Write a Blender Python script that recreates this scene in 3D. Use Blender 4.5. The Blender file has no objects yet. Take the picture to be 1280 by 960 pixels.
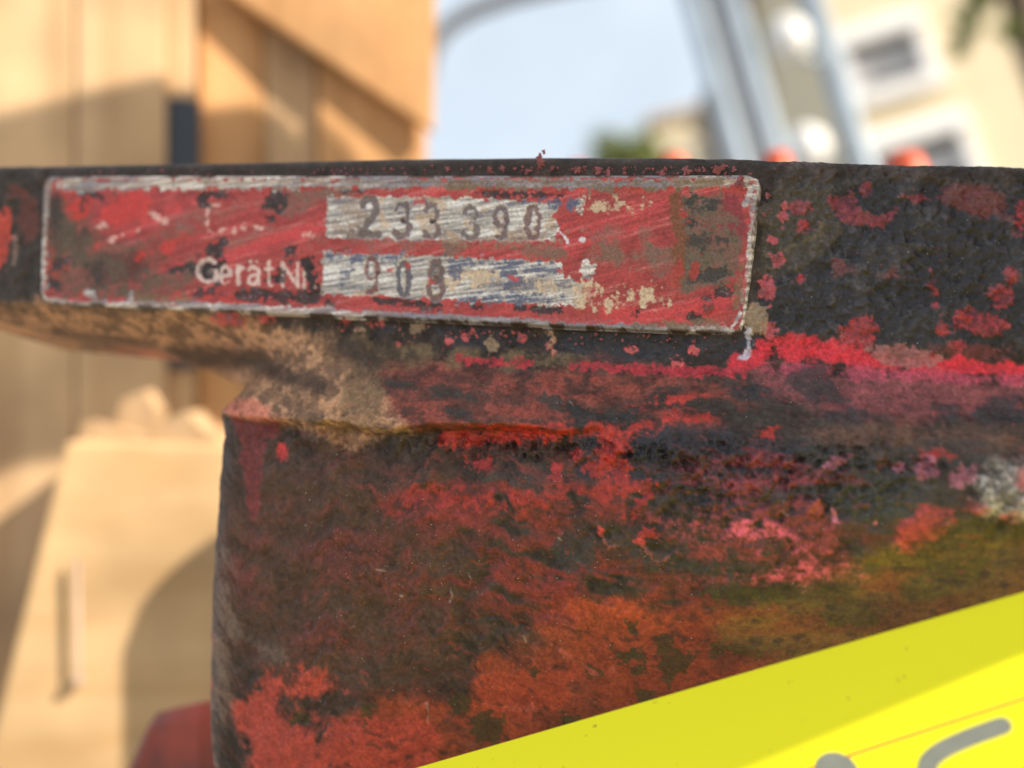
import bpy, bmesh, math, random
import numpy as np
from mathutils import Matrix, Vector

random.seed(7)
rng = np.random.default_rng(11)
scene = bpy.context.scene
C = scene.collection

# ---------------------------------------------------------------- camera
# F frame (authoring frame, millimetres): x right, y away from the lens, z up in the picture.
FPX = 1244.4                       # focal length in photo pixels (1280 wide)
PITCH, ROLL = math.radians(10), math.radians(13)
r0, f0, u0 = Vector((1, 0, 0)), Vector((0, math.cos(PITCH), math.sin(PITCH))), Vector((0, -math.sin(PITCH), math.cos(PITCH)))
FX = r0 * math.cos(ROLL) - u0 * math.sin(ROLL)
FZ = u0 * math.cos(ROLL) + r0 * math.sin(ROLL)
FY = f0
EYE = Vector((0, 0, 0.62))
FROT = Matrix((FX, FY, FZ)).transposed()
FMAT = Matrix.Translation(EYE) @ FROT.to_4x4()

cam = bpy.data.cameras.new('camera')
cam.sensor_width = 36
cam.lens = 35
cam.clip_start = 0.004
cam.clip_end = 600
cam.dof.use_dof = True
cam.dof.focus_distance = 0.113
cam.dof.aperture_fstop = 10.2
cam.dof.aperture_blades = 0
camo = bpy.data.objects.new('camera', cam)
C.objects.link(camo)
camo.matrix_world = FMAT @ Matrix.Rotation(math.radians(90), 4, 'X')
scene.camera = camo

# ---------------------------------------------------------------- light
SUN_F = Vector((0.72, -0.38, 0.58)).normalized()      # towards the sun, F frame
SUN_W = (FROT @ SUN_F).normalized()
sun_el = math.asin(SUN_W.z)
sun_az = math.atan2(SUN_W.x, SUN_W.y)
world = bpy.data.worlds.new('World')
scene.world = world
world.use_nodes = True
nt = world.node_tree
bg = nt.nodes['Background']
sky = nt.nodes.new('ShaderNodeTexSky')
sky.sky_type = 'NISHITA'
sky.sun_disc = False
sky.sun_elevation = sun_el
sky.sun_rotation = sun_az
sky.air_density = 1.0
sky.dust_density = 3.0
sky.ozone_density = 1.0
# thin high cloud, evenly over the whole sky
tc = nt.nodes.new('ShaderNodeTexCoord')
cn = nt.nodes.new('ShaderNodeTexNoise')
cn.inputs['Scale'].default_value = 2.2
cn.inputs['Detail'].default_value = 5
cn.inputs['Roughness'].default_value = 0.55
cr = nt.nodes.new('ShaderNodeMapRange')
cr.inputs['From Min'].default_value = 0.35
cr.inputs['From Max'].default_value = 0.75
cr.inputs['To Min'].default_value = 0.45
cr.inputs['To Max'].default_value = 0.85
mx = nt.nodes.new('ShaderNodeMixRGB')
mx.inputs['Color2'].default_value = (5.8, 6.35, 6.8, 1)
nt.links.new(tc.outputs['Generated'], cn.inputs['Vector'])
nt.links.new(cn.outputs['Fac'], cr.inputs['Value'])
nt.links.new(cr.outputs['Result'], mx.inputs['Fac'])
nt.links.new(sky.outputs['Color'], mx.inputs['Color1'])
nt.links.new(mx.outputs['Color'], bg.inputs['Color'])
bg.inputs['Strength'].default_value = 0.10

sl = bpy.data.lights.new('sun', 'SUN')
sl.energy = 4.2
sl.angle = math.radians(0.8)
sl.color = (1.0, 0.87, 0.70)
so = bpy.data.objects.new('sun', sl)
C.objects.link(so)
so.rotation_euler = SUN_W.to_track_quat('Z', 'Y').to_euler()
so.location = (0, 0, 3)

scene.view_settings.view_transform = 'Standard'
scene.view_settings.look = 'None'
scene.view_settings.gamma = 1
scene.view_settings.use_curve_mapping = False
scene.view_settings.exposure = 0.95
scene.cycles.max_bounces = 8
scene.cycles.diffuse_bounces = 5
scene.cycles.use_denoising = True

# ---------------------------------------------------------------- helpers
def F(px, py, y):
    """photo pixel at depth y (mm) -> F-frame point in mm"""
    return np.array([(px - 640) / FPX * y, y, (480 - py) / FPX * y])

def W(px, py, d):
    """photo pixel at depth d (metres) -> world point"""
    p = F(px, py, d)
    return FMAT @ Vector(p)

def lin(c):
    c = np.asarray(c, float) / 255.0
    return np.where(c <= 0.04045, c / 12.92, ((c + 0.055) / 1.055) ** 2.4)

def sstep(a, b, x):
    t = np.clip((x - a) / (b - a), 0, 1)
    return t * t * (3 - 2 * t)

_tab = {}
def vnoise(x, y, seed):
    if seed not in _tab:
        _tab[seed] = np.random.default_rng(seed).random((256, 256)).astype(np.float32)
    T = _tab[seed]
    xi = np.floor(x); yi = np.floor(y)
    fx = x - xi; fy = y - yi
    fx = fx * fx * fx * (fx * (fx * 6 - 15) + 10)
    fy = fy * fy * fy * (fy * (fy * 6 - 15) + 10)
    a = xi.astype(np.int64) & 255; b = yi.astype(np.int64) & 255
    a1 = (a + 1) & 255; b1 = (b + 1) & 255
    return (T[a, b] * (1 - fx) + T[a1, b] * fx) * (1 - fy) + (T[a, b1] * (1 - fx) + T[a1, b1] * fx) * fy

def fbm(x, y, s, octv=5, seed=1, gain=0.55):
    """about -1..1"""
    out = 0; amp = 1; tot = 0
    ca, sa = math.cos(0.6), math.sin(0.6)
    X, Y = x / s, y / s
    for o in range(octv):
        out = out + amp * (vnoise(X + 17.3 * o, Y - 9.1 * o, seed * 31 + o) * 2 - 1)
        tot += amp; amp *= gain
        X, Y = (X * ca - Y * sa) * 2.03, (X * sa + Y * ca) * 2.03
    return out / tot * 1.6

def tag(o, label=None, cat=None, group=None, kind=None):
    for k, v in (('label', label), ('category', cat), ('group', group), ('kind', kind)):
        if v: o[k] = v
    return o

def empty(name, mat):
    o = bpy.data.objects.new(name, None)
    o.empty_display_size = 0.02
    C.objects.link(o)
    o.matrix_world = mat
    return o

def mesh_obj(name, verts, faces, mat, parent=None, smooth=False):
    me = bpy.data.meshes.new(name)
    me.from_pydata([tuple(v) for v in verts], [], [tuple(f) for f in faces])
    me.update()
    if smooth:
        me.polygons.foreach_set('use_smooth', np.ones(len(me.polygons), bool))
    o = bpy.data.objects.new(name, me)
    if mat: me.materials.append(mat)
    C.objects.link(o)
    if parent: o.parent = parent
    return o

def bm_obj(name, bm, mat, parent=None, smooth=False):
    me = bpy.data.meshes.new(name)
    bm.normal_update()
    bm.to_mesh(me); bm.free()
    if smooth:
        me.polygons.foreach_set('use_smooth', np.ones(len(me.polygons), bool))
    if mat: me.materials.append(mat)
    o = bpy.data.objects.new(name, me)
    C.objects.link(o)
    if parent: o.parent = parent
    return o

# ---------------------------------------------------------------- materials
def new_mat(name):
    m = bpy.data.materials.new(name); m.use_nodes = True
    n = m.node_tree.nodes; l = m.node_tree.links
    return m, n, l, n['Principled BSDF']

def simple(name, col, rough=0.6, metal=0.0, nscale=40, namt=0.25, bump=0.2, bdist=0.001, col2=None, detail=5, stretch=None):
    m, n, l, p = new_mat(name)
    tcn = n.new('ShaderNodeTexCoord')
    mp = n.new('ShaderNodeMapping')
    if stretch: mp.inputs['Scale'].default_value = stretch
    l.new(tcn.outputs['Object'], mp.inputs['Vector'])
    nz = n.new('ShaderNodeTexNoise'); nz.inputs['Scale'].default_value = nscale; nz.inputs['Detail'].default_value = detail
    l.new(mp.outputs['Vector'], nz.inputs['Vector'])
    mr = n.new('ShaderNodeMapRange'); mr.inputs['From Min'].default_value = 0.3; mr.inputs['From Max'].default_value = 0.7
    l.new(nz.outputs['Fac'], mr.inputs['Value'])
    mc = n.new('ShaderNodeMixRGB')
    c = np.array(col); d = np.array(col2) if col2 is not None else c * (1 - namt)
    mc.inputs['Color1'].default_value = (*d, 1); mc.inputs['Color2'].default_value = (*c, 1)
    l.new(mr.outputs['Result'], mc.inputs['Fac'])
    l.new(mc.outputs['Color'], p.inputs['Base Color'])
    p.inputs['Roughness'].default_value = rough; p.inputs['Metallic'].default_value = metal
    if bump:
        b = n.new('ShaderNodeBump'); b.inputs['Strength'].default_value = bump; b.inputs['Distance'].default_value = bdist
        l.new(nz.outputs['Fac'], b.inputs['Height']); l.new(b.outputs['Normal'], p.inputs['Normal'])
    return m

def worn_mat(name, fine=2600):
    """colour, gloss and bare-metal share from the surface's own wear attributes; fine grain and relief procedural"""
    m, n, l, p = new_mat(name)
    a = n.new('ShaderNodeAttribute'); a.attribute_name = 'wear_colour'
    s = n.new('ShaderNodeAttribute'); s.attribute_name = 'surface'      # x rough, y metal, z grain
    sx = n.new('ShaderNodeSeparateXYZ'); l.new(s.outputs['Vector'], sx.inputs[0])
    tcn = n.new('ShaderNodeTexCoord')
    n1 = n.new('ShaderNodeTexNoise'); n1.inputs['Scale'].default_value = fine; n1.inputs['Detail'].default_value = 4; n1.inputs['Roughness'].default_value = 0.65
    n2 = n.new('ShaderNodeTexNoise'); n2.inputs['Scale'].default_value = fine * 0.35; n2.inputs['Detail'].default_value = 5
    for q in (n1, n2): l.new(tcn.outputs['Object'], q.inputs['Vector'])
    mr = n.new('ShaderNodeMapRange'); mr.inputs['From Min'].default_value = 0.25; mr.inputs['From Max'].default_value = 0.75
    mr.inputs['To Min'].default_value = 0.62; mr.inputs['To Max'].default_value = 1.38
    l.new(n1.outputs['Fac'], mr.inputs['Value'])
    mul = n.new('ShaderNodeVectorMath'); mul.operation = 'SCALE'
    l.new(a.outputs['Color'], mul.inputs[0]); l.new(mr.outputs['Result'], mul.inputs['Scale'])
    l.new(mul.outputs['Vector'], p.inputs['Base Color'])
    ra = n.new('ShaderNodeMath'); ra.operation = 'MULTIPLY_ADD'
    l.new(n2.outputs['Fac'], ra.inputs[0]); ra.inputs[1].default_value = 0.3
    l.new(sx.outputs['X'], ra.inputs[2])
    rs = n.new('ShaderNodeMath'); rs.operation = 'SUBTRACT'; rs.use_clamp = True
    l.new(ra.outputs[0], rs.inputs[0]); rs.inputs[1].default_value = 0.15
    l.new(rs.outputs[0], p.inputs['Roughness'])
    l.new(sx.outputs['Y'], p.inputs['Metallic'])
    b = n.new('ShaderNodeBump'); b.inputs['Strength'].default_value = 0.8; b.inputs['Distance'].default_value = 0.00012
    l.new(n1.outputs['Fac'], b.inputs['Height'])
    b2 = n.new('ShaderNodeBump'); b2.inputs['Strength'].default_value = 0.7; b2.inputs['Distance'].default_value = 0.0003
    l.new(n2.outputs['Fac'], b2.inputs['Height']); l.new(b.outputs['Normal'], b2.inputs['Normal'])
    l.new(b2.outputs['Normal'], p.inputs['Normal'])
    p.inputs['Specular IOR Level'].default_value = 0.42
    return m

M_CAST = worn_mat('grimy_red_casting')
M_PLATE = worn_mat('worn_printed_aluminium', 3000)
M_FLAKE = simple('red_paint_flake', (0.36, 0.10, 0.105), 0.6, nscale=1200, namt=0.5, bump=0.4, bdist=0.0001)
M_GRIT = simple('grit_quartz', (0.75, 0.70, 0.62), 0.35, nscale=300, namt=0.5, bump=0)
M_DARK = simple('dark_greasy_casting', (0.035, 0.028, 0.024), 0.6, nscale=300, bump=0.6, bdist=0.0006, col2=(0.10, 0.02, 0.015))
M_REDFAR = simple('red_machine_paint', (0.62, 0.09, 0.03), 0.5, nscale=120, namt=0.35, bump=0.3, bdist=0.0005)

# ---------------------------------------------------------------- machine casting frame
U = np.array([0.9615, -0.2705, -0.056]); U /= np.linalg.norm(U)
V = np.array([0.075, 0.06, 0.995]); V -= U * (V @ U); V /= np.linalg.norm(V)
N = np.cross(V, U); N = -N if N[1] > 0 else N          # towards the camera
O = F(48, 377, 138.0)
BASE = O + 50 * U - 62 * V - 20 * N                     # foot of the casting

def loc(u, v, w):
    return O + np.multiply.outer(u, U) + np.multiply.outer(v, V) + np.multiply.outer(w, N)

def proj(u, v, w):
    x = O[0] + u * U[0] + v * V[0] + w * N[0]
    y = O[1] + u * U[1] + v * V[1] + w * N[1]
    z = O[2] + u * U[2] + v * V[2] + w * N[2]
    return 640 + FPX * x / y, 480 - FPX * z / y

def pix2uv(px, py, w=0.0):
    """photo pixel to casting coordinates on the plane at height w"""
    px = np.asarray(px, float); py = np.asarray(py, float)
    d = np.stack([(px - 640) / FPX, np.ones_like(px), (480 - py) / FPX], -1)
    t = (O @ N + w) / (d @ N)
    P = d * t[..., None] - O
    return P @ U, P @ V

def seg_dist(x, y, pts):
    d = np.full(np.shape(x), 1e9)
    for (ax, ay), (bx, by) in zip(pts[:-1], pts[1:]):
        dx, dy = bx - ax, by - ay
        L = dx * dx + dy * dy + 1e-12
        t = np.clip(((x - ax) * dx + (y - ay) * dy) / L, 0, 1)
        d = np.minimum(d, np.hypot(x - ax - t * dx, y - ay - t * dy))
    return d

def inside(x, y, pts):
    c = np.zeros(np.shape(x), bool)
    n = len(pts)
    for i in range(n):
        ax, ay = pts[i]; bx, by = pts[(i + 1) % n]
        if ay == by: continue
        cond = ((ay > y) != (by > y)) & (x < (bx - ax) * (y - ay) / (by - ay) + ax)
        c ^= cond
    return c

def sdf_poly(x, y, pts):
    d = seg_dist(x, y, list(pts) + [pts[0]])
    return np.where(inside(x, y, pts), d, -d)

class Canvas:
    """wear layers of a surface, placed where the photograph shows them"""
    def __init__(s, PX, PY, base, fine):
        s.X, s.Y = PX, PY
        s.C = np.empty(PX.shape + (3,)); s.C[:] = base
        s.R = np.full(PX.shape, 0.62); s.M = np.zeros(PX.shape); s.H = np.zeros(PX.shape)
        s.fine = fine
        s.cmin, s.cmax = PX.min(0), PX.max(0)
        s.rmin, s.rmax = PY.min(1), PY.max(1)
    def win(s, x0, x1, y0, y1):
        c = np.nonzero((s.cmax >= x0) & (s.cmin <= x1))[0]
        r = np.nonzero((s.rmax >= y0) & (s.rmin <= y1))[0]
        if len(c) == 0 or len(r) == 0: return None
        return slice(r[0], r[-1] + 1), slice(c[0], c[-1] + 1)
    def lay(s, col, items, noise, namp=8, edge=2.5, alpha=1.0, rough=None, metal=None, h=0.0, amod=None, pad=30):
        """items: ('e',cx,cy,rx,ry,deg) | ('l',[pts],half) | ('p',[pts]) in photo pixels"""
        tot = None
        for it in items:
            if it[0] == 'e':
                _, cx, cy, rx, ry = it[:5]; an = math.radians(it[5]) if len(it) > 5 else 0
                R = max(rx, ry) + pad
                w = s.win(cx - R, cx + R, cy - R, cy + R)
                if w is None: continue
                dx, dy = s.X[w] - cx, s.Y[w] - cy
                a = dx * math.cos(an) + dy * math.sin(an); b = -dx * math.sin(an) + dy * math.cos(an)
                q = np.hypot(a / rx, b / ry)
                d = (1 - q) * min(rx, ry)
            else:
                pts = it[1]; xs = [p[0] for p in pts]; ys = [p[1] for p in pts]; e = pad + (it[2] if it[0] == 'l' else 0)
                w = s.win(min(xs) - e, max(xs) + e, min(ys) - e, max(ys) + e)
                if w is None: continue
                if it[0] == 'l': d = it[2] - seg_dist(s.X[w], s.Y[w], pts)
                else: d = sdf_poly(s.X[w], s.Y[w], pts)
            m = sstep(-edge, edge, d + noise[w] * namp + s.fine[w] * min(namp, 9) * 0.55) * alpha
            if amod is not None: m = m * amod[w]
            cc = np.asarray(col)
            cc = cc[w] if cc.ndim == 3 else cc
            s.C[w] = s.C[w] * (1 - m[..., None]) + cc * m[..., None]
            if rough is not None: s.R[w] = s.R[w] * (1 - m) + rough * m
            if metal is not None: s.M[w] = s.M[w] * (1 - m) + metal * m
            if h: s.H[w] = s.H[w] + h * m

GAIN = 1.25
def K(r, g, b): return lin((r, g, b)) * GAIN

# ---------------------------------------------------------------- casting surface
SIL_PX = [(-190, 220), (-60, 218), (50, 216), (300, 212), (500, 208), (700, 206), (900, 207), (1000, 211), (1100, 216), (1280, 221), (1500, 228),
          (1500, 1110), (232, 1110), (246, 960), (256, 860), (266, 760), (275, 680), (281, 600), (285, 548), (272, 512), (244, 480), (222, 452), (200, 432), (150, 424), (90, 418), (0, 409), (-60, 406), (-190, 403)]
sp = np.array(SIL_PX, float)
su, sv = pix2uv(sp[:, 0], sp[:, 1], np.where((sp[:, 0] < 260) & (sp[:, 1] < 470) & (sp[:, 1] > 300), -13.0, np.where((sp[:, 0] < 300) & (sp[:, 1] > 640), -4.5, -4.0)))
SIL = list(zip(su, sv))
STEP = 0.13
us = np.arange(-17, 137, STEP); vs = np.arange(21, -60, -STEP)
UU, VV = np.meshgrid(us, vs)
nE = fbm(UU, VV, 18, 3, 8); nW = fbm(UU, VV, 5, 4, 12)
white = vnoise(UU / STEP, VV / STEP, 77)

def casting_profile(u, v):
    crease = -13.0 + 0.012 * (u - 60) - 1.2 * sstep(85, 120, u) + nE * 0.7 + 0.55 * nW * sstep(38, 50, u)
    below = np.minimum(v, 0)
    # under the plate: shallow recess, then a ledge that runs out to the lip, then the body
    rec = -1.0 * sstep(0.2, -1.2, v) * sstep(105, 80, u)
    t = np.clip((-2.6 - v) / np.maximum(-2.6 - crease, 1), 0, 1)
    ledge = 6.4 * (t ** 1.35 * 0.8 + 0.2 * sstep(0, 1, t)) + 0.5 * nW * t * (1 - t)
    q = np.clip(crease - v, 0, None)
    lip = (-3.3 * sstep(0, 1.2, q) + 2.6 * sstep(1.4, 9, q)) * sstep(88, 62, u) * (0.35 + 0.65 * sstep(34, 50, u)) * (0.75 + 0.5 * nW) + 1.3 * (1 - np.exp(-q / 2.5)) * sstep(66, 92, u)
    under = -0.012 * q ** 1.5
    yl = 4 + (124 - u) * 0.36                        # where the lower face turns under
    soft = 1.0 + 3.5 * sstep(112, 80, u)
    turn = soft * np.log1p(np.exp(np.clip((q - yl) / soft, -30, 30)))
    under = under - 0.62 * turn * (0.30 + 0.45 * sstep(40, 72, u) + 0.45 * sstep(70, 112, u))
    body = np.where(v < crease, 6.4 + lip + under, ledge)
    left = np.clip(62 - u, 0, None)
    body = body - np.where(v < -2.6, 0.0042 * left ** 2.0, 0) * sstep(-2.6, -9, v)
    right = rec + body
    q2 = np.clip(-v - 0.3, 0, None)
    lft = -2.1 * q2 ** 1.05
    k = sstep(16, 44, u + 1.5 * np.clip(-v - 6, 0, None))
    w = right * k + lft * (1 - k)
    w = w + 0.6 * sstep(100, 125, u) * sstep(-8, 2, v)
    return w

w0 = casting_profile(UU, VV)
dwv = np.clip(np.abs(np.diff(w0, axis=0, prepend=w0[:1])), 0, 0.6)
VA = 21 - np.cumsum(np.hypot(dwv, STEP), axis=0)          # length along the surface, so that wear is not stretched on steep flanks
nA = fbm(UU, VA, 7.0, 6, 3); nB = fbm(UU, VA, 2.2, 5, 4); nC = fbm(UU, VA, 0.8, 4, 5); nD = fbm(UU * 0.45, VA, 1.6, 5, 6)
D = sdf_poly(UU, VV, SIL)
RR = np.where(VV > 4, 1.3, np.where(UU < 34, 5.0, 2.0))
RR = 1.3 + (RR - 1.3) * sstep(6, -8, VV) * np.where((UU < 34) & (VV > -9), 0.35, 1.0)
dd = np.clip(RR - D, 0, None)
drop = np.where(dd < RR, RR - np.sqrt(np.clip(RR * RR - dd * dd, 0, None)), RR + (dd - RR) * 7)
PX, PY = proj(UU, VV, np.maximum(w0 - np.minimum(drop, 6), -16))

nF = fbm(UU, VA, 0.42, 3, 9, 0.7)
nS = fbm(UU * 0.2, VA, 1.3, 5, 13); nS2 = fbm(UU * 0.12 + VA * 0.05, VA, 0.5, 4, 14)
cv = Canvas(PX, PY, K(56, 45, 38), nF * 0.6)
tone = 0.5 + 0.5 * nA
cv.C *= (1 + 0.35 * nB + 0.25 * nC)[..., None]
# brown and blue-black grime regions
cv.lay(K(76, 52, 38), [('p', [(280, 540), (560, 570), (620, 700), (560, 840), (250, 860), (240, 700)])], nA, 40, 40, 0.8, rough=0.7)
cv.lay(K(40, 40, 46), [('p', [(955, 300), (1000, 225), (1290, 225), (1290, 440), (1100, 430), (1000, 430), (950, 400)]),
                       ('p', [(720, 545), (830, 530), (960, 540), (1130, 590), (1150, 660), (1060, 670), (900, 640), (800, 610), (720, 600)]),
                       ('l', [(480, 405), (700, 432), (930, 435)], 16)], nA, 14, 8, 0.85, rough=0.43)
cv.lay(K(62, 62, 56), [('e', 1090, 640, 90, 60, 0), ('e', 1150, 560, 130, 25, 0)], nA, 30, 25, 0.7)
cv.lay(K(48, 42, 34), [('e', 20, 300, 60, 90, 0)], nA, 20, 15, 0.7)
cv.lay(K(70, 62, 50), [('p', [(960, 235), (1040, 235), (1050, 290), (1010, 330), (950, 350), (945, 300)])], nB, 8, 4, 0.8)
cv.lay(K(96, 82, 58), [('l', [(1030, 275), (1022, 295), (985, 310), (960, 320)], 3), ('l', [(1022, 295), (1036, 292)], 3)], nC, 3, 2, 0.7)
# thin dark red glaze over the whole body
glz = sstep(-0.5, 0.7, nS + 0.45 * nB + 0.1 * nS2) * (0.35 + 0.65 * sstep(330, 640, PX))
cv.lay(K(104, 44, 34), [('p', [(290, 590), (700, 560), (1000, 640), (1280, 640), (1290, 980), (230, 980)])], nA, 20, 25, 0.7, amod=glz)
cv.lay(K(124, 42, 34), [('p', [(580, 680), (760, 700), (900, 760), (860, 800), (700, 790), (560, 740)]), ('p', [(640, 650), (700, 650), (760, 740), (680, 760)])], nA, 25, 22, 0.8, amod=sstep(-0.6, 0.5, nS + 0.4 * nB))
# ledge: dull red
lred = 0.3 + 0.7 * sstep(-0.6, 0.5, 0.7 * nS + 0.5 * nB + 0.1 * nS2 + 0.2 * nC)
cv.lay(K(138, 62, 48), [('p', [(470, 440), (560, 455), (760, 465), (900, 470), (960, 520), (820, 530), (640, 550), (520, 545), (440, 520)])], nA, 22, 16, 0.95, amod=lred)
cv.lay(K(140, 70, 72), [('p', [(930, 455), (1080, 470), (1290, 470), (1290, 520), (1180, 530), (1080, 520), (960, 500)])], nA, 14, 10, 0.95, amod=0.55 + 0.45 * lred, rough=0.5)
cv.lay(K(112, 74, 58), [('p', [(960, 515), (1290, 530), (1290, 570), (1050, 560)])], nA, 14, 14, 0.6, amod=lred)
# tan dust under the plate and neck, with the wood's warm bounce painted in
dust = 0.4 + 0.6 * sstep(-0.6, 0.5, nB + 0.8 * nC)
cv.lay(K(182, 136, 100), [('p', [(-160, 384), (60, 386), (300, 392), (420, 420), (470, 470), (520, 545), (430, 545), (345, 530), (285, 505), (230, 455), (190, 440), (-160, 425)])], nA, 14, 12, 0.95, amod=dust, rough=0.85)
cv.lay(K(105, 86, 62), [('p', [(430, 420), (560, 440), (700, 445), (755, 448), (755, 462), (640, 458), (560, 455), (480, 470), (470, 540), (430, 540)])], nB, 9, 6, 0.8, amod=dust, rough=0.85)
cv.lay(K(190, 112, 88), [('e', 312, 512, 40, 13, 18), ('e', 270, 490, 24, 8, 40), ('l', [(100, 435), (190, 438)], 5)], nB, 6, 5, 0.9, rough=0.7)
cv.lay(K(58, 46, 38), [('l', [(215, 448), (270, 448), (320, 450), (360, 472), (400, 480)], 12), ('l', [(70, 416), (130, 424), (190, 433)], 3.5), ('e', 440, 440, 40, 12, 20)], nB, 8, 5, 0.85)
cv.lay(K(160, 118, 80), [('l', [(300, 480), (400, 505), (480, 535)], 8)], nB, 8, 8, 0.45, amod=dust)
# strong reds on the right shoulder
cv.lay(K(132, 46, 56), [('p', [(1030, 247), (1065, 240), (1078, 262), (1105, 270), (1122, 256), (1120, 268), (1105, 284), (1070, 280), (1050, 275)]), ('e', 1083, 237, 8, 8), ('e', 1152, 247, 17, 6),
                        ('e', 1000, 260, 15, 8)], nC, 4, 2.0, 0.85, amod=0.6 + 0.4 * sstep(-0.5, 0.2, nF + 0.6 * nB))
cv.lay(K(110, 50, 50), [('e', 1215, 250, 38, 16, 10), ('e', 1050, 330, 8, 7), ('e', 1110, 345, 5, 4), ('e', 1230, 440, 50, 14)], nB, 12, 5, 0.75)
cv.lay(K(166, 42, 50), [('e', 1278, 268, 9, 19), ('e', 1168, 363, 4, 15, -8), ('e', 1006, 283, 9, 7), ('e', 1075, 416, 24, 20, -20), ('e', 1252, 372, 16, 13), ('e', 1226, 404, 34, 15, 10), ('e', 1178, 412, 7, 8), ('e', 1000, 346, 4, 4),
                        ('e', 1198, 432, 6, 4), ('e', 1265, 345, 5, 8)], nC, 6, 3, 0.85, amod=0.45 + 0.55 * sstep(-0.5, 0.2, nF + 0.6 * nB))
cv.lay(K(180, 76, 84), [('e', 972, 321, 8, 8), ('e', 958, 362, 11, 18), ('e', 978, 268, 4, 12), ('e', 968, 300, 5, 5), ('e', 960, 412, 9, 10)], nC, 5, 1.6, 0.9)
cv.lay(K(206, 30, 48), [('l', [(925, 452), (975, 438), (1030, 440), (1090, 450), (1150, 456), (1290, 464)], 10), ('l', [(950, 432), (990, 428), (1035, 432)], 8)], nB, 8, 4, 0.95, rough=0.45)  # red paint along the fillet, its highlight painted in as a brighter band
cv.lay(K(176, 62, 84), [('l', [(960, 462), (1060, 466), (1290, 476)], 6)], nB, 7, 4, 0.75, rough=0.4)
cv.lay(K(152, 92, 88), [('e', 1130, 446, 44, 13, 5)], nC, 6, 2, 0.85)
cv.lay(K(46, 44, 46), [('p', [(985, 470), (1030, 460), (1050, 480), (1060, 510), (1010, 500)]), ('e', 1170, 512, 40, 7, 4), ('e', 1260, 512, 40, 16, -5), ('e', 940, 490, 30, 10), ('e', 1070, 520, 40, 6)], nB, 9, 4, 0.85)
cv.lay(K(172, 40, 52), [('l', [(575, 450), (660, 454)], 4), ('l', [(715, 456), (745, 457)], 4), ('l', [(760, 460), (800, 462), (930, 466)], 5)], nC, 5, 2.5, 0.85)
# dark flake-outs in the ledge
cv.lay(K(52, 46, 40), [('e', 570, 492, 28, 8, 8), ('e', 575, 518, 22, 5, 25), ('p', [(660, 492), (700, 496), (735, 515), (690, 512)]), ('p', [(700, 512), (745, 520), (770, 505), (800, 515), (790, 530), (745, 528), (735, 545), (720, 540), (722, 524)]),
                       ('e', 830, 500, 30, 14, -10), ('e', 880, 505, 50, 9, 5), ('e', 930, 520, 60, 6, 5), ('e', 500, 482, 20, 6)], nC, 6, 1.5, 0.92, h=-0.12)
# hot orange reds by the crease
cv.lay(K(172, 42, 28), [('l', [(560, 548), (640, 543), (700, 536)], 9), ('e', 670, 540, 45, 10), ('e', 745, 535, 40, 7, -5), ('e', 765, 560, 22, 28, 20), ('e', 770, 585, 24, 16), ('e', 800, 535, 40, 8, -15), ('e', 962, 538, 12, 5),
                        ('e', 855, 520, 30, 5, 8), ('e', 1160, 568, 28, 5, -5), ('e', 820, 505, 40, 5, -12)], nC * 0.6 + nS * 0.7, 8, 4.5, 0.88, rough=0.4, amod=0.55 + 0.45 * sstep(-0.5, 0.3, nC + 0.5 * nF))
cv.lay(K(44, 42, 40), [('p', [(705, 505), (760, 518), (800, 508), (796, 524), (770, 530), (735, 522), (726, 542), (716, 534), (722, 520)])], nC, 4, 1.2, 0.95, h=-0.15)
# crumbly grime below the lip, then body patches
cv.lay(K(150, 38, 32), [('e', 718, 568, 8, 6), ('e', 745, 590, 14, 12), ('e', 775, 598, 12, 18, 10), ('e', 695, 588, 7, 10), ('e', 600, 580, 18, 8), ('e', 790, 645, 8, 7), ('e', 808, 612, 8, 20, 20), ('e', 815, 668, 16, 6, 15)], nC, 6, 1.8, 0.95, rough=0.45)
band = sstep(-0.45, 0.45, nS * 0.7 + nS2 * 0.2 + nB * 0.4 + nC * 0.2)
cv.lay(K(124, 44, 36), [('p', [(440, 600), (560, 610), (800, 600), (810, 635), (700, 650), (600, 660), (520, 650), (450, 625)])], nS, 12, 10, 0.9, amod=band)
cv.lay(K(152, 42, 34), [('l', [(520, 618), (640, 628), (790, 612)], 9), ('e', 770, 608, 26, 9)], nC, 9, 4, 0.85, amod=band)
pink = sstep(-0.5, 0.55, nS * 0.4 + nS2 * 0.15 + nB * 0.25 + nC * 0.35 + nF * 0.35)
cv.lay(K(138, 56, 60), [('p', [(820, 640), (900, 610), (1000, 600), (1030, 640), (1050, 700), (1020, 730), (940, 735), (860, 720), (800, 670)]), ('e', 960, 590, 50, 14)], nS, 22, 18, 0.95, amod=pink)
cv.lay(K(205, 84, 104), [('e', 965, 668, 34, 9, 6), ('e', 990, 680, 40, 14, 25), ('e', 1015, 700, 20, 14), ('e', 940, 660, 30, 7), ('e', 990, 715, 40, 8)], nB, 10, 9, 0.85, amod=pink)
cv.lay(K(52, 50, 46), [('e', 965, 622, 22, 9), ('e', 940, 708, 36, 8), ('e', 970, 684, 24, 5), ('e', 935, 745, 50, 14, 5), ('e', 845, 690, 18, 10), ('e', 850, 705, 60, 12, 10), ('e', 915, 690, 9, 8), ('e', 720, 690, 26, 24)], nC, 8, 3, 0.85)
cv.lay(K(150, 66, 56), [('e', 1022, 637, 12, 11)], nC, 3, 1.5, 0.95, h=0.5)
cv.lay(K(200, 110, 130), [('e', 1043, 645, 5, 9, -20), ('e', 1095, 654, 4, 4)], nC, 3, 1.5, 0.95)
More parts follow.
